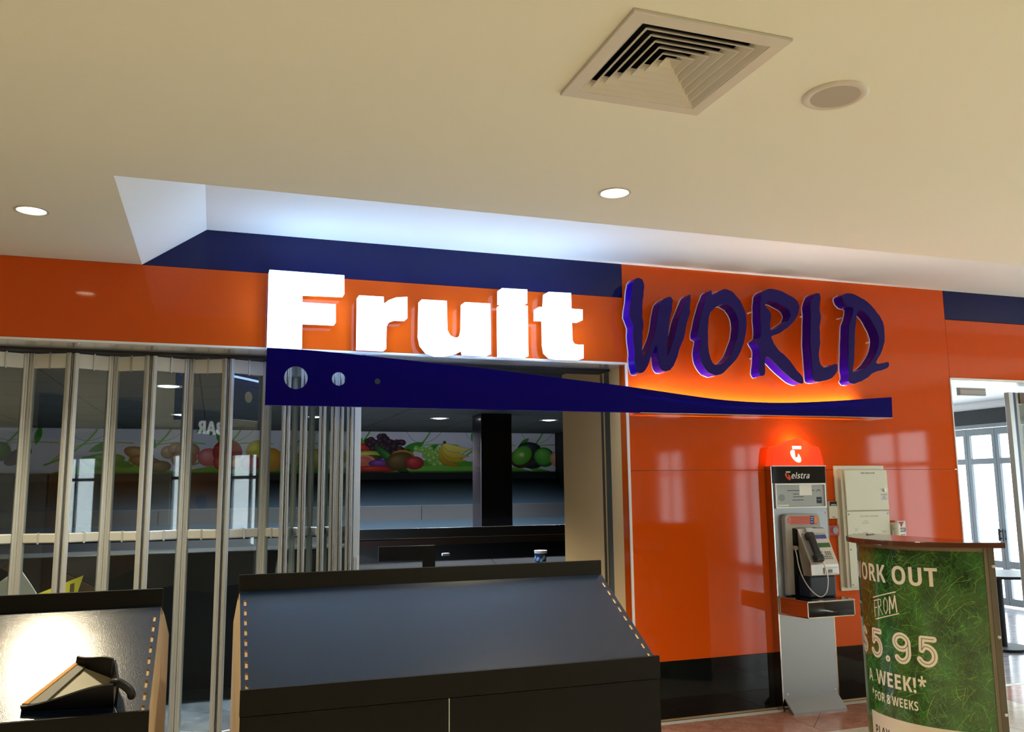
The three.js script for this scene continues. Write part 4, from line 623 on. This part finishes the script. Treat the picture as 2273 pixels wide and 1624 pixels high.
    for (const g of [five(-99.2), five(-62.0), nine(-78.2), dollar(-116.2)]) { inl(g); core(g); }
    line([[-116.2, 0.79], [-116.2, 0.625]], 10);
    c.fillStyle = ink; c.beginPath(); c.arc(...P(-89.1, 0.640), 22, 0, 7); c.fill(); c.fillStyle = '#33402a'; c.beginPath(); c.arc(...P(-89.1, 0.640), 6, 0, 7); c.fill();
    // pale lower band
    c.fillStyle = '#d8cbb4'; c.fillRect(X(-112), Yp(0.325), W, Hc); c.fillStyle = '#3a3a36';
    c.save(); c.font = 'bold 70px sans-serif'; c.translate(X(-107.8), Yp(0.205)); c.scale((X(-92) - X(-107.8)) / c.measureText('PLAY').width, 1.25); c.fillText('PLAY', 0, 0); c.restore();
  });
  const front = new THREE.CylinderGeometry(R, R, 1.240, 96, 1, true, t0 * D, (t1 - t0) * D).translate(cx, 0.620, cz);
  part(t, 'printed_panel', front, std([1, 1, 1], 0.12, 0, { map: tex, side: THREE.DoubleSide, clearcoat: 0.6, clearcoatRoughness: 0.02 }), 'curved grass print with white lettering');
  part(t, 'cornice_strip', new THREE.CylinderGeometry(R, R, 0.020, 96, 1, true, t0 * D, (t1 - t0) * D).translate(cx, 1.250, cz), std([0.30, 0.22, 0.13], 0.4, 0, { side: THREE.DoubleSide }));
  const post = (deg, w) => { const s = Math.sin(deg * D), k = Math.cos(deg * D); return (g) => g.rotateY(deg * D).translate(cx + s * R, 0, cz + k * R); };
  part(t, 'edge_strip', post(-25.6)(rbox(-0.010, 0.010, 0, H, -0.02, 0.006, 0.002)), std([0.20, 0.17, 0.12], 0.4, 0.4));
  part(t, 'post', post(-23.0)(rbox(-0.014, 0.020, 0, H, -0.02, 0.009, 0.003)), std([0.14, 0.12, 0.09], 0.45, 0.4), 'bronze aluminium corner post');
  part(t, 'post', post(-165)(rbox(-0.02, 0.012, 0, H, -0.02, 0.008, 0.003)), std([0.14, 0.12, 0.09], 0.45, 0.4));
  for (const y of [1.165, 0.805, 0.42, 0.10]) part(t, 'screw', post(-22.2)(new THREE.SphereGeometry(0.009, 12, 8).scale(1, 1, 0.6).translate(0, y, 0.012)), M.alu, 'chrome dome screw');
  { const a = [cx + R * Math.sin(-24 * D), cz + R * Math.cos(-24 * D)], b = [cx + R * Math.sin(-165 * D), cz + R * Math.cos(-165 * D)], len = Math.hypot(b[0] - a[0], b[1] - a[1]), an = Math.atan2(b[1] - a[1], b[0] - a[0]); part(t, 'back_panel', box(0.02, len - 0.02, 0.02, H, -0.03, -0.015).rotateY(-an).translate(a[0], 0, a[1]), M.blackPanel); }
  const topShape = []; for (let k = 0; k <= 60; k++) { const a = (-168 + k * (168 - 17) / 60) * D; topShape.push([cx + 0.556 * Math.sin(a), cz + 0.556 * Math.cos(a)]); }
  part(t, 'worktop', metric(extrude(shapeOf(topShape), 0, 0.030, 0.004).rotateX(Math.PI / 2).translate(0, 1.290, 0)), std([0.10, 0.035, 0.018], 0.10));
  part(t, 'base', plan(topShape.map(([x, z]) => [cx + (x - cx) * 0.86, cz + (z - cz) * 0.86]), [], 0, 0.02), M.blackPanel);
  for (const [k, deg, r] of [[0, -152, 0.45], [1, -75, 0.02]]) { const a = deg * D, x = cx + r * Math.sin(a), z = cz + r * Math.cos(a); if (!k) part(t, 'top_catch', rbox(x - 0.02, x + 0.03, 1.290, 1.298, z - 0.012, z + 0.012, 0.003), M.alu); }
}

// ================================================================ LOBBY THINGS
{
  const t = thing('glass_door_panel', 'sliding glass door panel edged in aluminium and dark blue at the lobby doorway', 'door', [6.7, 0, -0.3]);
  part(t, 'edge_stile', rbox(6.690, 6.742, 0.01, 2.40, -0.325, -0.275, 0.004), M.alu);
  part(t, 'blue_strip', box(6.742, 6.776, 0.01, 2.40, -0.32, -0.28), std([0.012, 0.025, 0.12], 0.3), 'dark blue edge strip');
  part(t, 'inner_stile', box(6.776, 6.812, 0.01, 2.40, -0.315, -0.285), std([0.45, 0.50, 0.45], 0.4));
  part(t, 'glass', box(6.812, 7.65, 0.02, 2.39, -0.304, -0.298), std([0.62, 0.68, 0.66], 0.05, 0, { transmission: 0.75, thickness: 0 }));
  part(t, 'patch_fitting', rbox(6.812, 7.1, 2.30, 2.40, -0.33, -0.27, 0.004), std([0.10, 0.06, 0.035], 0.4, 0.3), 'brown metal patch fitting');
}
{
  const t = thing('hanging_sign_box', 'plain grey sign box hanging under the lobby ceiling', 'sign box', [6.63, 2.402, -0.6]);
  part(t, 'case', rbox(6.476, 6.790, 2.403, 2.480, -0.64, -0.60, 0.004), std([0.42, 0.40, 0.40], 0.5));
  each(t, 'hanger', [box(6.52, 6.53, 2.48, 2.70, -0.625, -0.615), box(6.74, 6.75, 2.48, 2.70, -0.625, -0.615)], M.dark);
  part(t, 'face', box(6.48, 6.786, 2.414, 2.452, -0.60, -0.598), std([0.55, 0.53, 0.54], 0.5));
}
{
  const t = thing('cafe_table', 'dark cafe table top seen through the lobby doorway', 'table', [7.33, 0, -1.13]);
  part(t, 'table_top', disc(7.33, 0.707, -1.13, 0.40, 0.026, 40), M.blackPlastic);
  part(t, 'pedestal', disc(7.33, 0.36, -1.13, 0.03, 0.67, 16), M.dark);
  part(t, 'foot', disc(7.33, 0.012, -1.13, 0.22, 0.024, 28), M.dark);
}
{
  const t = thing('banner_stand', 'dark pole with a green weighted foot inside the lobby doorway', 'stand', [7.24, 0, -0.62]);
  part(t, 'foot', rbox(7.13, 7.45, 0.0, 0.085, -0.75, -0.5, 0.02), std([0.008, 0.06, 0.03], 0.5), 'dark green foot');
  part(t, 'pole', rbox(7.19, 7.22, 0.085, 0.69, -0.60, -0.57, 0.006), M.dark);
}

// ================================================================ BEHIND THE CAMERA, SEEN IN REFLECTIONS
{
  const poster = canvasTex(512, 512, (c, w, h) => {
    const g = c.createLinearGradient(0, 0, w, h); g.addColorStop(0, '#6a2a4c'); g.addColorStop(0.4, '#c79a4c'); g.addColorStop(1, '#8a5c44'); c.fillStyle = g; c.fillRect(0, 0, w, h);
    c.fillStyle = '#b98263'; for (let k = 0; k < 4; k++) { c.save(); c.translate(120 + k * 74, 520); c.rotate(0.22 + k * 0.03); c.beginPath(); c.roundRect(-28, -330 + k * 28, 56, 340, 28); c.fill(); c.fillStyle = '#6e2550'; c.beginPath(); c.roundRect(-18, -326 + k * 28, 36, 58, 16); c.fill(); c.fillStyle = '#b98263'; c.restore(); }
  });
  single('wall_poster', printed2(box(-6.998, -6.97, 0.3, 2.33, 4.2, 7.4), 4.2, 7.4, 0.3, 2.33), std([1, 1, 1], 0.4, 0, { map: poster }), 'large beauty poster of fingers with purple nails mirrored in the shutter', 'poster', [-6.99, 0.3, 5.8]);
  const t = thing('shop_fascia', 'dark fascia reading BAR on the far left shop, mirrored in the shutter', 'sign', [-6.95, 2.35, 8.0]);
  part(t, 'board', box(-6.998, -6.9, 2.35, 2.94, 4.0, 12.0), M.blackBand);
  const font = await new FontLoader().loadAsync('fonts/droid/droid_sans_bold.typeface.json');
  [...'BAR'].forEach((ch, i) => part(t, 'letter', new TextGeometry(ch, { font, size: 0.22, depth: 0.02, curveSegments: 6, bevelEnabled: false }).rotateY(Math.PI / 2).translate(-6.899, 2.55, 6.62 - i * 0.2), glow(COOL, 1.6)));
}
function printed2(g, z0, z1, y0, y1) { const p = g.attributes.position, uv = g.attributes.uv; for (let i = 0; i < p.count; i++) uv.setXY(i, 1 - (p.getZ(i) - z0) / (z1 - z0), (p.getY(i) - y0) / (y1 - y0)); return g; }

scene.traverse((o) => {
  if (o.isMesh) { o.castShadow = true; o.receiveShadow = true; }
  if (o.isLight) o.castShadow = true;
});
renderer.render(scene, camera);
